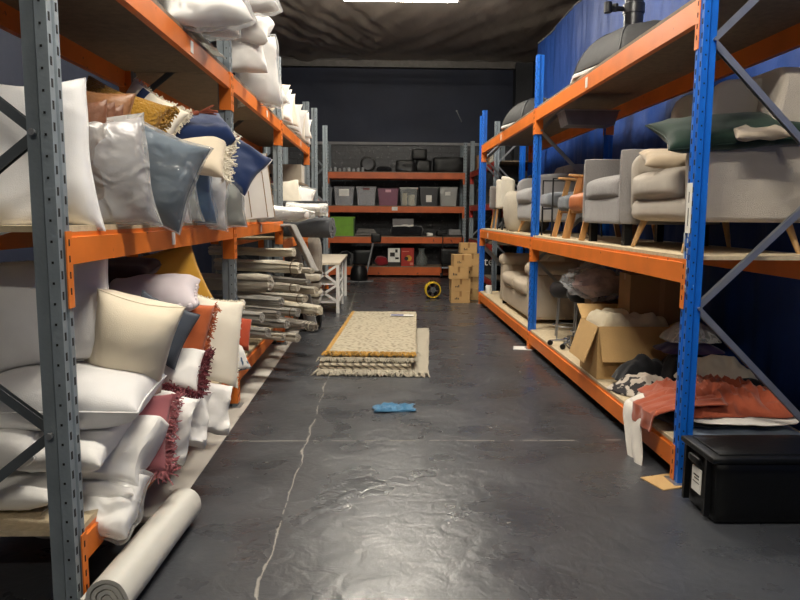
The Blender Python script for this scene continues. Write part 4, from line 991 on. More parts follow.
# ------------------------------------------------------------------ right run, top shelf: softboxes
SB = mat('softbox_black', (22, 22, 24), .75, 0, .15, 6, bump=.3, bscale=8)
def softbox(label, c, R, H, head=True, EX=.5):
    t_ = thing('softbox', label, 'softbox', c)
    n = 8; mb = MB()
    def f_(u, v):
        a = 2 * PI * u; k = (a * n / (2 * PI)) % 1; fac = cos(PI / n) / cos((k - .5) * 2 * PI / n)
        th = v * PI / 2; r = R * (max(0, cos(th)) ** 1.0 * .86 + .14) * (fac ** .8); z = .05 + H * sin(th) ** 1.35 if th > 0 else .05
        return Vector((r * cos(a) * EX, r * sin(a), z))
    mb.grid(f_, 64, 18); obj('dome', mb, SB, t_, ang=30, solid=.004)
    obj('diffuser_rim', MB().tube([(R * cos(2 * PI * k / 8) * EX, R * sin(2 * PI * k / 8), .03) for k in range(9)], .02, 6), WHITE_F, t_)
    obj('diffuser', MB().prism([(R * .97 * EX * cos(2 * PI * k / 8), R * .97 * sin(2 * PI * k / 8)) for k in range(8)], .012, .022), WHITE_F, t_, smooth=False)
    for k in range(8):
        a = 2 * PI * k / 8
        obj('rib', MB().tube([(R * (cos(q) * .86 + .14) * 1.005 * cos(a) * EX, R * (cos(q) * .86 + .14) * 1.005 * sin(a), .05 + H * sin(q) ** 1.35 + .004) for q in [PI / 2 * j / 8 for j in range(9)]], .005, 5), BLACKM, t_)
    if head:
        obj('speed_ring', MB().lathe([(.001, H + .03), (.12, H + .03), (.125, H + .06), (.09, H + .08), (.001, H + .08)], 20), BLACKM, t_)
        hd = obj('lamp_head', MB().lathe([(.001, H + .07), (.085, H + .07), (.085, H + .2), (.095, H + .2), (.095, H + .28), (.08, H + .29), (.08, H + .52), (.001, H + .52)], 24), mat('lamp_body', (60, 60, 62), .3, .3), t_)
        q = obj('swivel', MB().tube([(-.09, 0, H + .24), (-.24, -.02, H + .24)], .022, 10).tube([(-.24, -.02, H + .2), (-.24, -.02, H + .29)], .035, 10).tube([(-.17, 0, H + .22), (-.17, 0, H + .28)], .03, 8), BLACKM, t_); q.parent = hd
    return t_
softbox('large black softbox with its lamp head up, lying on the right top shelf', (2.25, 6.36, RT), 1.02, .38)
softbox('black softbox without lamp farther along the right top shelf', (2.2, 10.0, RT), .95, .36, head=False)

# ------------------------------------------------------------------ right run, bottom shelf
# recliner sofa
t_ = thing('sofa', 'cream leather two-seat sofa on the bottom shelf beyond the second blue post', 'sofa', (1.80, 9.35, RB))
CL = mat('cream_leather', (196, 182, 162), .5, 0, .06, 4, bump=.15, bscale=50)
W = 2.1; h = W / 2
obj('base', MB().rbox(.03, .78, -h + .05, h - .05, .05, .34, .04, n=8), CL, t_)
for s in (-1, 1):
    obj('arm_panel', MB().rbox(.02, .80, min(s * h, s * (h - .2)), max(s * h, s * (h - .2)), .05, .60, .03, n=8), CL, t_)
    obj('arm_roll', MB().rbox(-.02, .62, min(s * (h + .01), s * (h - .23)), max(s * (h + .01), s * (h - .23)), .58, .76, .085, n=10), CL, t_)
for k in (-1, 1):
    obj('seat_cushion', MB().rbox(.0, .56, min(0, k * (h - .2)) + .004, max(0, k * (h - .2)) - .004, .32, .50, .06, (.02, 0, .03), n=9), CL, t_)
    obj('back_cushion', MB().rbox(.46, .70, min(0, k * (h - .2)) + .004, max(0, k * (h - .2)) - .004, .44, .80, .08, (.03, 0, .02), n=9), CL, t_)
obj('back', MB().rbox(.64, .84, -h + .02, h - .02, .05, .74, .05, n=8), CL, t_)
for s in (-1, 1):
    for x in (.08, .74): obj('foot', MB().box(x - .03, x + .03, s * (h - .08) - .03, s * (h - .08) + .03, 0, .06), BLACKP, t_, smooth=False)
# bar stools with black seats
for k, (x, y, lab) in enumerate(((2.02, 7.35, 'black padded stool on chrome legs just right of the second blue post'), (2.1, 6.95, 'second black padded stool on chrome legs, under the clear bag'))):
    t_ = thing('stool', lab, 'stool', (x, y, RB), group='black stools on the bottom shelf')
    obj('seat', MB().lathe([(.001, .46), (.15, .45), (.19, .50), (.19, .55), (.16, .60), (.001, .62)], 28), BLACKF if k else mat('stool_vinyl', (46, 44, 46), .45), t_)
    for a in range(4): obj('leg', MB().tube([(.12 * cos(a * PI / 2 + .6), .12 * sin(a * PI / 2 + .6), .47), (.15 * cos(a * PI / 2 + .6), .15 * sin(a * PI / 2 + .6), 0)], .009, 8), ZINC, t_)
    obj('ring', MB().tube([(.14 * cos(q * PI / 8), .14 * sin(q * PI / 8), .14) for q in range(17)], .006, 6), ZINC, t_)
# clear bag with pinkish bundle
def blob(cx, cy, cz, rx_, ry_, rz_, seed, amp=.2, n=30, fq=2.2, base=None):
    mb = MB()
    def f_(u, v):
        a = 2 * PI * u; b = -PI / 2 + PI * v; d = Vector((cos(b) * cos(a), cos(b) * sin(a), sin(b)))
        k = 1 + amp * noise.noise(d * fq + Vector((seed, 0, 0))) + amp * .5 * noise.noise(d * fq * 2.7 + Vector((0, seed, 0)))
        z = cz + rz_ * d.z * k
        if base is not None: z = max(base, z)
        return Vector((cx + rx_ * d.x * k, cy + ry_ * d.y * k, z))
    return mb.grid(f_, n, n // 2)
PB = (2.10, 6.55, RB + .68)
t_ = thing('clear_bag', 'puffy clear plastic bag holding a pinkish bundle on top of the stools', 'bag', PB)
obj('bundle', blob(0, 0, 0, .24, .22, .13, 3), fab('pink_white', (196, 170, 168), var=.3, vscale=9), t_)
obj('plastic', blob(0, 0, .01, .31, .28, .18, 9, .3, 44, 3), FILM, t_)
obj('knot', MB().tube([(-.02, 0, .19), (.02, .01, .25), (.06, 0, .31)], [.03, .015, .06], 8), FILM, t_)
carton('carton', 'plain brown carton supporting the clear bag, behind the open carton', (2.28, 6.5, RB), .5, .5, .5, CARD_D, marks=False)
carton('carton', 'big dark brown carton standing at the back behind the open carton', (2.32, 5.72, RB), .52, .34, .84, CARD_D, rz=-4)
# chrome castors and wire parts
t_ = thing('castor_base', 'chrome five-star chair base with castors lying on the bottom shelf boards', 'chair base', (1.93, 6.85, RB + .03))
for k in range(5):
    a = 2 * PI * k / 5 + .3; e = Vector((.2 * cos(a), .2 * sin(a), .0))
    q = obj('spoke', MB().tube([(0, 0, .04), e + Vector((0, 0, .02))], [.018, .01], 8), mat('chrome', (190, 192, 196), .15, .95), t_)
    w_ = obj('castor', MB().lathe([(.001, -.012), (.026, -.012), (.03, 0), (.026, .012), (.001, .012)], 14, e, axis='y'), BLACKP, t_)
obj('hub', MB().lathe([(.001, 0), (.035, 0), (.035, .08), (.001, .08)], 16), mat('chrome', (0, 0, 0)), t_)
for k in range(3):
    a = Vector((1.84 + .05 * k, 6.2 + .1 * k, RB + .012)); b = a + Vector((.06, .75, .0))
    tag(obj('metal_rod', MB().tube([a, b], .008, 8), mat('chrome', (0, 0, 0)), world=True), ['front', 'middle', 'rear'][k] + ' of three chrome rods lying on the boards before the stools', 'rod', 'chrome rods')
# open carton with blankets
t_ = thing('open_carton', 'large open cardboard box with its flaps folded out on the bottom shelf', 'box', (2.07, 5.68, RB + .002), (0, 0, math.radians(-1)))
sx, sy, hh = .31, .25, .43; th = .005
mb = MB().box(-sx, sx, -sy, -sy + th, 0, hh).box(-sx, sx, sy - th, sy, 0, hh).box(-sx, -sx + th, -sy + th, sy - th, 0, hh).box(sx - th, sx, -sy + th, sy - th, 0, hh).box(-sx, sx, -sy, sy, 0, th)
obj('body', mb, CARD, t_, smooth=False)
def flap(a, b, out, w, down, skew=0):
    a = Vector(a); b = Vector(b); o_ = Vector(out) * w; d = Vector((0, 0, -down)); s_ = (b - a).normalized() * skew; n_ = Vector((0, 0, 1)) * .005
    vs = [a, b, b + o_ + d + s_, a + o_ + d - s_]
    vs2 = [p + Vector(out) * .005 + n_ for p in vs]
    return MB().add(vs + vs2, [(3, 2, 1, 0), (4, 5, 6, 7), (0, 1, 5, 4), (1, 2, 6, 5), (2, 3, 7, 6), (3, 0, 4, 7)])
obj('flap', flap((-sx, -sy, hh), (sx, -sy, hh), (0, -1, 0), .10, .27, -.012), CARD, t_, smooth=False)
obj('flap', flap((-sx, sy, hh), (-sx, -sy, hh), (-1, 0, 0), .10, .30, -.02), CARD, t_, smooth=False)
obj('flap', flap((sx, -sy, hh), (sx, sy, hh), (1, 0, 0), .16, -.06), CARD, t_, smooth=False)
obj('flap', flap((sx, sy, hh), (-sx, sy, hh), (0, 1, 0), .16, -.10), CARD, t_, smooth=False)
mb = MB()
def f_(u, v):
    x = -.29 + .58 * u; y = -.23 + .46 * v; e = min(1, 12 * min(u, 1 - u)) ** .5 * min(1, 12 * min(v, 1 - v)) ** .5
    return Vector((x, y, .35 + e * (.13 + .05 * abs(sin(u * 7 + v * 2.5)) + .03 * noise.noise(Vector((x * 8, y * 8, 4))) + .01 * sin(u * 42 + v * 16))))
mb.grid(f_, 44, 30); o = obj('blanket', mb, fab('cream_blanket', (222, 208, 178), bump=.7), solid=.01); o.location = (2.07, 5.68, RB + .002)
tag(o, 'bundled cream blanket filling the open cardboard box', 'blanket')

# clothes heap
def cloth(name, label, cx, cy, z0, w, d, H, m, seed, fold=.03, rz=0, cat='clothes', over=None, fq=8, solid=.006, group=None):
    """loosely heaped garment; 'over' = (x_edge, floor z) lets it hang over an edge on its -x side"""
    mb = MB(); c_, s_ = cos(rz), sin(rz); S = Vector((seed * 5.1, seed, 0))
    def f_(u, v):
        a, b = 2 * u - 1, 2 * v - 1; k = 1 + .16 * noise.noise(Vector((a * 1.7, b * 1.7, seed)))
        x = a * w / 2 * k * (1 - .14 * b * b); y = b * d / 2 * k * (1 - .14 * a * a); e = max(0, 1 - max(abs(a), abs(b)) ** 3)
        q = Vector((x * fq, y * fq * .6, 0)) + S
        z = z0 + .006 + e * (H * (.55 + .45 * cos(a * 1.4) * cos(b * 1.4)) + fold * (1 - 2 * abs(noise.noise(q))) * .8 + fold * .5 * noise.noise(q * 2.3)) + .006 * noise.noise(q * 1.4) * (1 - e)
        X, Y_ = cx + x * c_ - y * s_, cy + x * s_ + y * c_
        return Vector((X, Y_, max(z0 + .004, z)))
    mb.grid(f_, 48, 40)
    return tag(obj(name, mb, m, solid=solid, world=True), label, cat, group)
RUSTC = fab('rust_cloth', (156, 76, 50), rough=.8); WHC = fab('white_cloth', (222, 216, 206))
cloth('garment', 'flat pile of pale blue and white garments at the near end of the bottom shelf', 2.22, 4.32, RB, .78, .80, .05, fab('pale_blue', (150, 166, 184)), 1, .015)
cloth('garment', 'thin black garment between the pale blue pile and the rust cloth', 2.2, 4.34, RB + .055, .80, .72, .03, BLACKF, 2, .02)
cloth('garment', 'white garment edge showing under the rust coloured cloth', 2.24, 4.28, RB + .085, .76, .70, .02, WHC, 3, .014)
cloth('garment', 'rust coloured crumpled cloth spread at the near end of the bottom shelf', 2.2, 4.36, RB + .105, .86, .74, .10, RUSTC, 4, .085, fq=11)
cloth('garment', 'cream and black garment heaped on top behind the rust cloth', 2.34, 4.62, RB + .17, .56, .36, .15, fab('cream_garment', (186, 176, 158)), 5, .05, rz=-.3)
cloth('garment', 'black garment hem curled round the cream heap on the right bottom shelf', 2.46, 4.46, RB + .155, .42, .22, .06, BLACKF, 6, .03, rz=-.5)
cloth('garment', 'purple folded blanket at the back behind the near blue post', 2.36, 5.12, RB + .3, .46, .34, .06, fab('purple', (62, 48, 86)), 7, .02)
cloth('garment', 'clear plastic bag of grey cloth atop the purple blanket', 2.36, 5.12, RB + .38, .42, .3, .12, FILM2, 8, .04)
cloth('garment', 'black cloth heap under the purple blanket', 2.34, 5.12, RB, .5, .44, .28, BLACKF, 9, .05)
PAT = mat('patterned_cloth', (196, 184, 170), .9, 0, .1, 6, chips=(44, 40, 42), chip_amt=.5, chip_scale=11)
cloth('garment', 'black and white patterned garment on the boards beside the open carton', 1.99, 5.02, RB, .44, .44, .10, PAT, 10, .05, rz=.4)
cloth('garment', 'black and grey garment behind the patterned one, beside the open carton', 2.05, 5.2, RB + .05, .46, .26, .16, BLACKF, 11, .05)
# white cloth running over the beam and down towards the floor
mb = MB()
def f_(u, v):
    s = v; y = 4.50 - .62 * s * .4 + (u - .5) * (.46 - .28 * s); wob = .016 * noise.noise(Vector((u * 4, v * 3, 1))) + .012 * sin(u * 8 + v * 3) * (.4 + .6 * s)
    if s < .45: k = s / .45; return Vector((2.15 - .46 * k, y, RB + .14 - .07 * k ** 2 + abs(wob)))
    k = (s - .45) / .55; a = min(1, k * 5)
    return Vector((1.69 - .035 * sin(a * PI / 2) + wob * .8 - .02 * k, y - .05 * k, RB + .07 - .06 * (1 - cos(a * PI / 2)) - .32 * max(0, k - .1)))
mb.grid(f_, 26, 60); tag(obj('garment', mb, WHC, solid=.008, world=True), 'white garment hanging over the orange beam beside the near blue post', 'clothes')
mb = MB()
def f_(u, v):
    s = v; y = 4.20 + (u - .5) * (.40 - .12 * s); wob = .014 * noise.noise(Vector((u * 7, v * 5, 9))) + .014 * sin(u * 12)
    if s < .6: k = s / .6; return Vector((2.1 - .43 * k, y, RB + .19 - .08 * k ** 2 + abs(wob)))
    k = (s - .6) / .4; return Vector((1.665 + wob * .5 - .01 * k, y, RB + .11 - .11 * k))
mb.grid(f_, 26, 40); tag(obj('garment', mb, RUSTC, solid=.008, world=True), 'rust coloured cloth corner folded over the beam left of the near blue post', 'clothes')

# black storage tote with label
t_ = thing('storage_tote', 'black plastic storage tote with lid on the floor in front of the blue rack', 'storage box', (2.035, 3.45, 0))
tx, ty, tz = .38, .19, .36
mb = MB(); S_ = 1.0
mb.rbox(-tx + .02, tx - .02, -ty + .012, ty - .012, .002, tz - .03, .03, n=6); mb.v = [(p[0] * (.95 + .05 * p[2] / tz), p[1] * (.93 + .07 * p[2] / tz), p[2]) for p in mb.v]
for s in (-1, 1):
    mb.box(-tx + .0, -tx + .03, s * ty * .62 - .012, s * ty * .62 + .012, .03, tz - .03)
obj('tub', mb, BLACKP, t_)
mb = MB().rbox(-tx, tx, -ty, ty, tz - .035, tz + .002, .014, n=6)
mb.rbox(-tx + .05, tx - .05, -ty + .04, ty - .04, tz - .004, tz + .010, .006, n=4)
obj('lid', mb, BLACKP, t_)
obj('handle', MB().rbox(-tx - .012, -tx + .01, -.06, .06, tz - .09, tz - .05, .01, n=3), BLACKP, t_)
lb = obj('label', MB().box(-tx + .003, -tx + .008, -.07, .03, .12, .25).box(-tx + .0015, -tx + .003, -.05, .01, .205, .213, 1).box(-tx + .0015, -tx + .003, -.05, .0, .19, .196, 1).box(-tx + .0015, -tx + .003, -.055, .015, .17, .174, 1), [PAPER, PRINT], t_, smooth=False)
# cup / roll at the far end
tag(obj('tape_roll', MB().lathe([(.022, 0), (.05, 0), (.055, .01), (.055, .13), (.05, .14), (.022, .14), (.022, 0)], 20, (1.84, 11.6, RB)), PAPER, world=True), 'white paper roll standing at the far end of the right bottom shelf', 'paper roll')
# a black office chair lying in the far right bay, and a dark monitor
t_ = thing('office_chair', 'black office chair stored high in the far right corner behind the blue rack', 'office chair', (2.6, 14.2, 1.8))
obj('seat', MB().rbox(-.25, .25, -.25, .25, .35, .44, .04, n=5), BLACKF, t_); obj('backrest', MB().rbox(-.25, .25, .2, .28, .45, .78, .04, n=5), mat('mesh_grey', (96, 98, 102), .8), t_)
obj('post', MB().tube([(0, 0, .08), (0, 0, .36)], .03, 10), BLACKM, t_)
for k in range(5): a = 2 * PI * k / 5; obj('spoke', MB().tube([(0, 0, .1), (.27 * cos(a), .27 * sin(a), .03)], .02, 6), BLACKM, t_)
for k, (x, y, z, sx, sy, sz, col, lab) in enumerate(((2.35, 16.4, 2.6, .22, .3, .34, (128, 98, 66), 'small brown box on top of the far right red-beamed rack'), (2.42, 15.8, 2.6, .2, .3, .3, (176, 172, 160), 'small pale box beside the brown one on the red-beamed rack'),
    (2.5, 15.6, 1.0, .5, .6, .3, (44, 46, 52), 'dark box on the middle shelf of the red-beamed rack'), (2.5, 16.2, 1.8, .5, .5, .35, (60, 58, 56), 'dark grey box on the third shelf of the red-beamed rack'))):
    carton('carton', lab, (x, y, z), sx, sy, sz, mat('cart_%d' % k, col, .8), marks=k < 1)
# black box with white lettering behind the carton stack
t_ = thing('printed_box', 'black box with large white lettering, low behind the small carton stack', 'box', (2.50, 14.9, .30))
obj('body', MB().box(-.32, .4, -.3, .3, .0, .46), mat('print_black', (24, 25, 28), .6), t_, smooth=False)
cu = bpy.data.curves.new('txt', 'FONT'); cu.body = 'tea'; cu.size = .26; cu.extrude = .002
to = bpy.data.objects.new('txt', cu); me = to.to_mesh(); me2 = bpy.data.meshes.new('lettering')
me2.from_pydata([v.co[:] for v in me.vertices], [], [tuple(p.vertices) for p in me.polygons]); to.to_mesh_clear(); bpy.data.objects.remove(to)
me2.materials.append(PAPER); lo = bpy.data.objects.new('lettering', me2); C.objects.link(lo); lo.parent = t_; lo.location = (-.3, -.303, .2); lo.rotation_euler = (PI / 2, 0, 0)

# ------------------------------------------------------------------ small cartons on the floor and the fan
BXS = [(459.5, 'front', 12.3, [.215, .215, .215, .215], .34), (470, 'rear', 12.75, [.215, .215, .215, .215, .19], .30)]
labs = [['bottom carton of the front column on the floor by the blue rack', 'second carton up in the front column by the blue rack', 'third carton up in the front column, jutting to the left', 'top carton of the front column by the blue rack'],
        ['bottom carton of the rear column on the floor by the blue rack', 'second carton up in the rear column by the blue rack', 'third carton up in the rear column by the blue rack', 'fourth carton up in the rear column by the blue rack', 'topmost pale carton of the rear column by the blue rack']]
for ci, (px, nm_, Y, hs, wd_) in enumerate(BXS):
    z = .002; c0 = at(px, 300, Y=Y)
    for k, h_ in enumerate(hs):
        carton('carton', labs[ci][k], (c0.x + (0, .0, -.03, .02, -.06)[k] * (1 if ci == 0 or k == 4 else 0), Y + (0, .01, -.01, .0, 0)[k], z), wd_ - .02 * (k == 3), .30, h_ - .004, CARD, rz=(0, 2, -3, 4, 0)[k], group='small cartons on the floor'); z += h_
fc = at(432.5, 298.5, Z=0)
t_ = thing('drum_fan', 'small round floor fan with a yellow rim, standing near the cartons', 'fan', (fc.x, fc.y, 0), (0, 0, .15))
YEL = mat('yellow_plastic', (206, 172, 44), .45)
obj('rim', MB().lathe([(.125, -.05), (.15, -.05), (.155, -.03), (.155, .03), (.15, .05), (.125, .05), (.125, -.05)], 36, (0, 0, .165), axis='y'), YEL, t_)
obj('drum', MB().lathe([(.124, -.04), (.124, .04)], 36, (0, 0, .165), axis='y'), BLACKP, t_)
obj('hub', MB().lathe([(.001, -.045), (.05, -.045), (.055, -.02), (.055, .03), (.001, .03)], 20, (0, 0, .165), axis='y'), mat('fan_grey', (120, 122, 126), .4), t_)
for k in range(5):
    a = 2 * PI * k / 5
    obj('blade', MB().grid(lambda u, v: Vector(((.05 + .065 * u) * cos(a + .9 * v - .1), -.01 + .05 * v, .165 + (.05 + .065 * u) * sin(a + .9 * v - .1))), 4, 6), BLACKP, t_, solid=.002)
mb = MB()
for k in range(5): mb.tube([((.03 + .024 * k) * cos(q * PI / 14), -.052, .165 + (.03 + .024 * k) * sin(q * PI / 14)) for q in range(29)], .0018, 4)
for k in range(8): a = PI * k / 4; mb.tube([(0, -.053, .165), (.13 * cos(a), -.05, .165 + .13 * sin(a))], .0018, 4)
obj('grille', mb, BLACKM, t_)
obj('handle', MB().tube([(-.05, 0, .31), (-.045, 0, .345), (.045, 0, .345), (.05, 0, .31)], .012, 8), BLACKP, t_)
for s in (-1, 1): obj('foot', MB().box(s * .08 - .02, s * .08 + .02, -.07, .07, 0, .03), BLACKP, t_, smooth=False)
# floor polisher
pc = at(359, 281, Z=0)
t_ = thing('floor_polisher', 'black floor machine with a long grey handle standing before the back rack', 'floor machine', (pc.x, pc.y, 0))
obj('body', MB().lathe([(.001, 0), (.2, 0), (.21, .1), (.19, .28), (.12, .38), (.001, .40)], 24), BLACKP, t_)
obj('base_plate', MB().box(-.28, .34, -.2, .2, .0, .015), mat('base_grey', (110, 112, 114), .5), t_, smooth=False)
obj('pole', MB().tube([(.16, 0, .1), (.34, .02, .95)], .024, 10), mat('pole_grey', (150, 152, 154), .35, .5), t_)
obj('grip', MB().rbox(.28, .52, -.05, .05, .9, 1.12, .03, n=4), BLACKP, t_)

# ------------------------------------------------------------------ back rack contents
def bx_at(x0, y0, x1, y1, Y): a = at(x0, y1, Y=Y); b = at(x1, y0, Y=Y); return a.x, b.x, b.z - a.z
def crate(label, x0, x1, top, col, z, alpha=None, content=None, tagc=None, group='plastic crates on the back rack'):
    a = at(x0, top, Y=17.38); b = at(x1, top, Y=17.38); w = b.x - a.x; h = a.z - z
    t_ = thing('plastic_crate', label, 'crate', ((a.x + b.x) / 2, 17.38, z + .002), group=group)
    m = mat('crate_%d' % x0, col, .4) if alpha is None else film_mat('crate_%d' % x0, alpha, col, .35, 3)
    vs = []; k = .86
    mb = MB(); D = .5; t = .006
    def ring(s, zz, ins): return [Vector((-w / 2 * s + ins, 0 + ins, zz)), Vector((w / 2 * s - ins, ins, zz)), Vector((w / 2 * s - ins, D - ins, zz)), Vector((-w / 2 * s + ins, D - ins, zz))]
    vs = ring(k, 0, 0) + ring(1, h - .02, 0) + ring(1, h - .02, t) + ring(k, t, t)
    fs = [(3, 2, 1, 0), (12, 13, 14, 15)] + [(i + 4 * j, (i + 1) % 4 + 4 * j, (i + 1) % 4 + 4 * (j + 1), i + 4 * (j + 1)) for j in range(3) for i in range(4)]
    mb.add(vs, fs); obj('tub', mb, m, t_, smooth=False)
    obj('lid', MB().box(-w / 2 - .01, w / 2 + .01, -.012, D + .01, h - .025, h), m if tagc is None else mat('lid_%d' % x0, tagc, .5), t_, smooth=False)
    if content:
        for i, (cx, cw, ch, cc) in enumerate(content): obj('contents', MB().rbox(w * cx, w * (cx + cw), .03, D - .05, .01, h * ch, .02, n=3, wr=.02, seed=i), fab('cont_%d_%d' % (x0, i), cc), t_)
    return t_, w, h
Z2 = 1.78
def note(t_, w, h, x, z, sw, sh, m=PAPER): obj('paper_note', MB().box(x * w - sw / 2, x * w + sw / 2, -.006 - .0, -.003, h * z, h * z + sh), m, t_, smooth=False)
t_, w, h = crate('clear crate with a paper note, leftmost full crate on the back rack', 334, 354, 186.5, (196, 196, 200), Z2, .3, [(-.4, .8, .7, (96, 96, 100))]); note(t_, w, h, 0, .5, .25, .17)
t_, w, h = crate('clear crate between the noted one and the maroon one', 356.5, 376, 186.5, (196, 196, 200), Z2, .3, [(-.4, .8, .65, (100, 98, 100))]); note(t_, w, h, 0, .82, .16, .05, mat('dull_red_card', (110, 60, 60)))
t_, w, h = crate('maroon plastic crate on the back rack', 378, 398.5, 188.5, (112, 48, 76), Z2); note(t_, w, h, 0, .78, .14, .07, mat('pink_card', (214, 160, 170)))
crate('clear crate holding pale parcels, right of the maroon one', 400, 417.5, 187.5, (180, 184, 180), Z2, .18, [(-.36, .28, .7, (196, 186, 160)), (.0, .36, .6, (206, 200, 176))], (200, 200, 194))
t_, w, h = crate('black crate with a white label on the back rack', 420, 438, 187, (26, 27, 30), Z2, tagc=(90, 92, 92)); note(t_, w, h, 0, .2, .14, .17)
t_, w, h = crate('cloudy clear crate, rightmost on the back rack', 440, 457.5, 187, (200, 200, 196), Z2, .35, [(-.36, .7, .8, (120, 118, 108))]); note(t_, w, h, -.05, .55, .13, .09)
crate('grey crate half hidden at the left end of the back rack', 322, 332, 187, (110, 114, 118), Z2)
def simple(name, label, cat, x0, x1, top, z, m, D=.4, r=.02, wr=0, Y=17.4, group=None):
    a = at(x0, top, Y=Y); b = at(x1, top, Y=Y)
    return tag(obj(name, MB().rbox(a.x, b.x, Y, Y + D, z + .002, a.z, r, n=4, wr=wr, seed=x0), m, world=True), label, cat, group)
Z1 = 1.02
t_ = thing('green_crate', 'bright green box at the left end of the back rack', 'crate', (at(343, 236, Y=17.36).x, 17.36, Z1 + .002))
G_ = mat('lime_green', (112, 164, 36), .5)
obj('body', MB().box(-.29, .26, 0, .5, 0, .44), G_, t_, smooth=False); obj('lid', MB().box(-.3, .3, -.02, .52, .44, .475), G_, t_, smooth=False)
obj('side_panel', MB().box(.262, .295, .0, .5, 0, .44), mat('dark_green', (40, 66, 28), .6), t_, smooth=False)
for k in range(5):
    a = at(355 + k * .8, 235 - k * 1.3, Y=17.42 + .05 * k); b = at(378 - k, 233 - k * 1.1, Y=17.5)
    tag(obj('metal_pole', MB().tube([(a.x, 17.42 + .06 * k, Z1 + .03 + .035 * k), (b.x, 17.5 + .04 * k, Z1 + .03 + .03 * k)], .016, 8), STEEL, world=True), ['lowest', 'second', 'third', 'fourth', 'topmost'][k] + ' of the grey poles piled beside the green box', 'pole', 'grey poles')
simple('black_bag', 'large black bag on the back rack with a pale box on top', 'bag', 391, 423, 226, Z1, BLACKF, .45, .08, .04)
t_ = thing('pale_box', 'pale grey box resting on the large black bag', 'box', (at(403, 228, Y=17.45).x, 17.45, 1.255), (0, 0, 0))
obj('body', MB().box(-.26, .26, 0, .3, .02, .2), mat('pale_grey_box', (120, 118, 118), .7), t_, smooth=False); obj('crumpled_paper', MB().rbox(-.25, .26, -.02, .2, .0, .05, .02, n=5, wr=.03), PAPER, t_)
for k, (x0, x1, tp, m_, lab) in enumerate(((427, 433, 233, PAPER, 'small white dish on the back rack'), (437, 447, 231, BLACKP, 'low black tray on the back rack'), (449, 461, 229.5, mat('grey_bundle', (130, 130, 130), .7), 'grey crumpled bundle at the right end of the back rack'))):
    simple('dish' if k == 0 else ('tray' if k == 1 else 'bundle'), lab, ('dish', 'tray', 'bundle')[k], x0, x1, tp, Z1, m_, .3, .02, .02 * (k == 2))
ZT = 2.61
t_ = thing('round_lamp', 'round black drum shape standing on the top of the back rack', 'drum', (at(368, 165, Y=17.6).x, 17.6, ZT + .20))
obj('ring', MB().lathe([(.14, -.06), (.19, -.05), (.2, 0), (.19, .05), (.14, .06)], 28, axis='y'), BLACKP, t_); obj('face', MB().lathe([(.001, -.03), (.14, -.04)], 28, axis='y'), mat('grey_face', (58, 60, 66), .5), t_)
for k, (x0, x1, tp, lab) in enumerate(((376, 392, 166, 'dark soft bag right of the round drum on top of the back rack'), (396, 415, 160, 'low dark case in the middle of the top of the back rack'), (417, 432, 160, 'lower black box of the stacked pair on top of the back rack'),
    (434, 464, 157, 'wide dark case at the right end of the top of the back rack'))):
    simple('black_case', lab, 'case', x0, x1, tp, ZT, BLACKF if k in (0,) else BLACKP, .45, .02 + .05 * (k == 0), .02)
a = at(412, 149, Y=17.45); b = at(427, 160, Y=17.45)
tag(obj('black_case', MB().rbox(a.x, b.x, 17.42, 17.8, b.z + .01, a.z, .02, n=4), BLACKP, world=True), 'upper black box of the stacked pair on top of the back rack', 'case')
for k in range(9):
    x = at(326 + k * 4.6, 168, Y=17.36).x
    tag(obj('glass_jar', MB().lathe([(.001, 0), (.03, 0), (.035, .02), (.035, .06 + .015 * (k % 3)), (.02, .075 + .015 * (k % 3)), (.001, .08 + .015 * (k % 3))], 10, (x, 17.36, ZT)), film_mat('jar_glass', .35), world=True), 'small glass jar in the row at the left of the top of the back rack', 'jar', 'small jars on the back rack')
# bottom shelf of the back rack
ZB = .27
t_ = thing('picture_box', 'white box printed with dark pictures on the back rack bottom shelf', 'box', (at(394, 260, Y=17.36).x, 17.36, ZB + .002))
obj('body', MB().box(-.15, .15, 0, .3, .1, .44).box(-.15, .15, 0, .3, 0, .1, 1).box(-.1, .02, -.003, .001, .24, .34, 1).box(.03, .09, -.003, .001, .34, .42, 1).box(.03, .12, -.003, .001, .17, .22, 1), [PAPER, PRINT], t_, smooth=False)
t_ = thing('red_box', 'red box with a round yellow picture on the back rack bottom shelf', 'box', (at(407.5, 260, Y=17.36).x, 17.36, ZB + .002))
obj('body', MB().box(-.16, .16, 0, .3, 0, .45), mat('red_card', (172, 44, 30), .6), t_, smooth=False)
obj('picture', MB().lathe([(.001, -.003), (.075, -.003), (.075, 0)], 20, (.03, 0, .2), axis='y').lathe([(.001, -.004), (.05, -.004), (.05, -.001)], 16, (-.03, 0, .19), axis='y', mi=1), [mat('print_yellow', (206, 150, 50), .6), PRINT], t_)
obj('lettering_band', MB().box(-.13, .04, -.003, 0, .36, .375).box(.06, .14, -.003, 0, .03, .09), mat('pale_red', (214, 130, 110), .6), t_, smooth=False)
tag(obj('glass_vase', MB().lathe([(.001, 0), (.14, 0), (.15, .03), (.15, .2), (.08, .3), (.07, .4), (.09, .44)], 20, (at(421.5, 260, Y=17.55).x, 17.55, ZB)), film_mat('vase_glass', .3, (150, 155, 150)), world=True), 'cloudy glass vase right of the red box', 'vase')
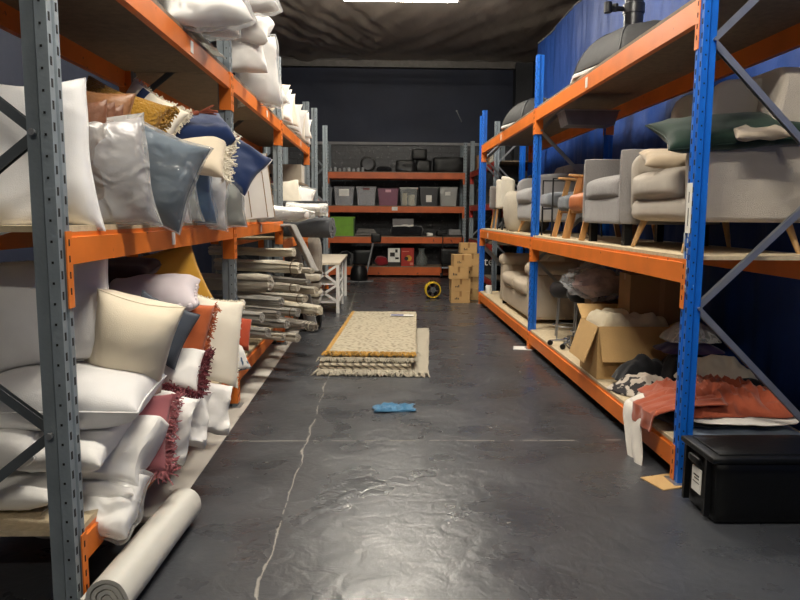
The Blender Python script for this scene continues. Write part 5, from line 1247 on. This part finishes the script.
simple('red_bag', 'dark red soft bag left of the white printed box', 'bag', 375, 388, 257, ZB, fab('dark_red_bag', (140, 36, 44)), .35, .12, .05)
simple('black_bin', 'dark bundle at the left of the back rack bottom shelf', 'bundle', 340, 352, 252, ZB, BLACKF, .35, .08, .05)
simple('black_bin', 'dark crate behind the floor machine on the back rack bottom shelf', 'crate', 354, 372, 250, ZB, BLACKP, .35)
# black trolley case standing before the rack
tc_ = at(447, 274, Z=0)
t_ = thing('trolley_case', 'black trolley case with a tall pull handle standing before the back rack', 'trolley', (tc_.x, 17.0, .0))
obj('case', MB().rbox(-.30, .30, -.13, .13, .34, .74, .03, n=5), BLACKP, t_)
for s in (-1, 1):
    obj('frame_tube', MB().tube([(s * .24, .0, .05), (s * .24, 0, 1.06)], .016, 8), BLACKM, t_); obj('wheel', MB().lathe([(.001, -.025), (.06, -.025), (.065, 0), (.06, .025), (.001, .025)], 18, (s * .26, .06, .065), axis='x'), BLACKP, t_)
    obj('latch', MB().box(s * .15 - .03, s * .15 + .03, -.14, -.128, .6, .68), BLACKM, t_, smooth=False)
obj('pull_handle', MB().tube([(-.24, 0, 1.06), (.24, 0, 1.06)], .018, 8), BLACKM, t_)
obj('toe_bar', MB().box(-.28, .28, -.2, .1, .26, .29), mat('toe_grey', (150, 152, 154), .4), t_, smooth=False)


# ------------------------------------------------------------------ camera and world
cam = bpy.data.cameras.new('camera'); cam.sensor_width = 36; cam.lens = F / 800 * 36; cam.clip_end = 100
co = bpy.data.objects.new('camera', cam); C.objects.link(co)
M = Matrix((R2, U2, -fwd)).transposed().to_4x4(); M.translation = (0, 0, EYE); co.matrix_world = M
S = bpy.context.scene; S.camera = co
wd = bpy.data.worlds.new('world'); S.world = wd; wd.use_nodes = True
wd.node_tree.nodes['Background'].inputs[0].default_value = (.5, .5, .55, 1); wd.node_tree.nodes['Background'].inputs[1].default_value = .02
S.view_settings.view_transform = 'Standard'; S.view_settings.look = 'None'; S.view_settings.gamma = 1; S.view_settings.exposure = -.03
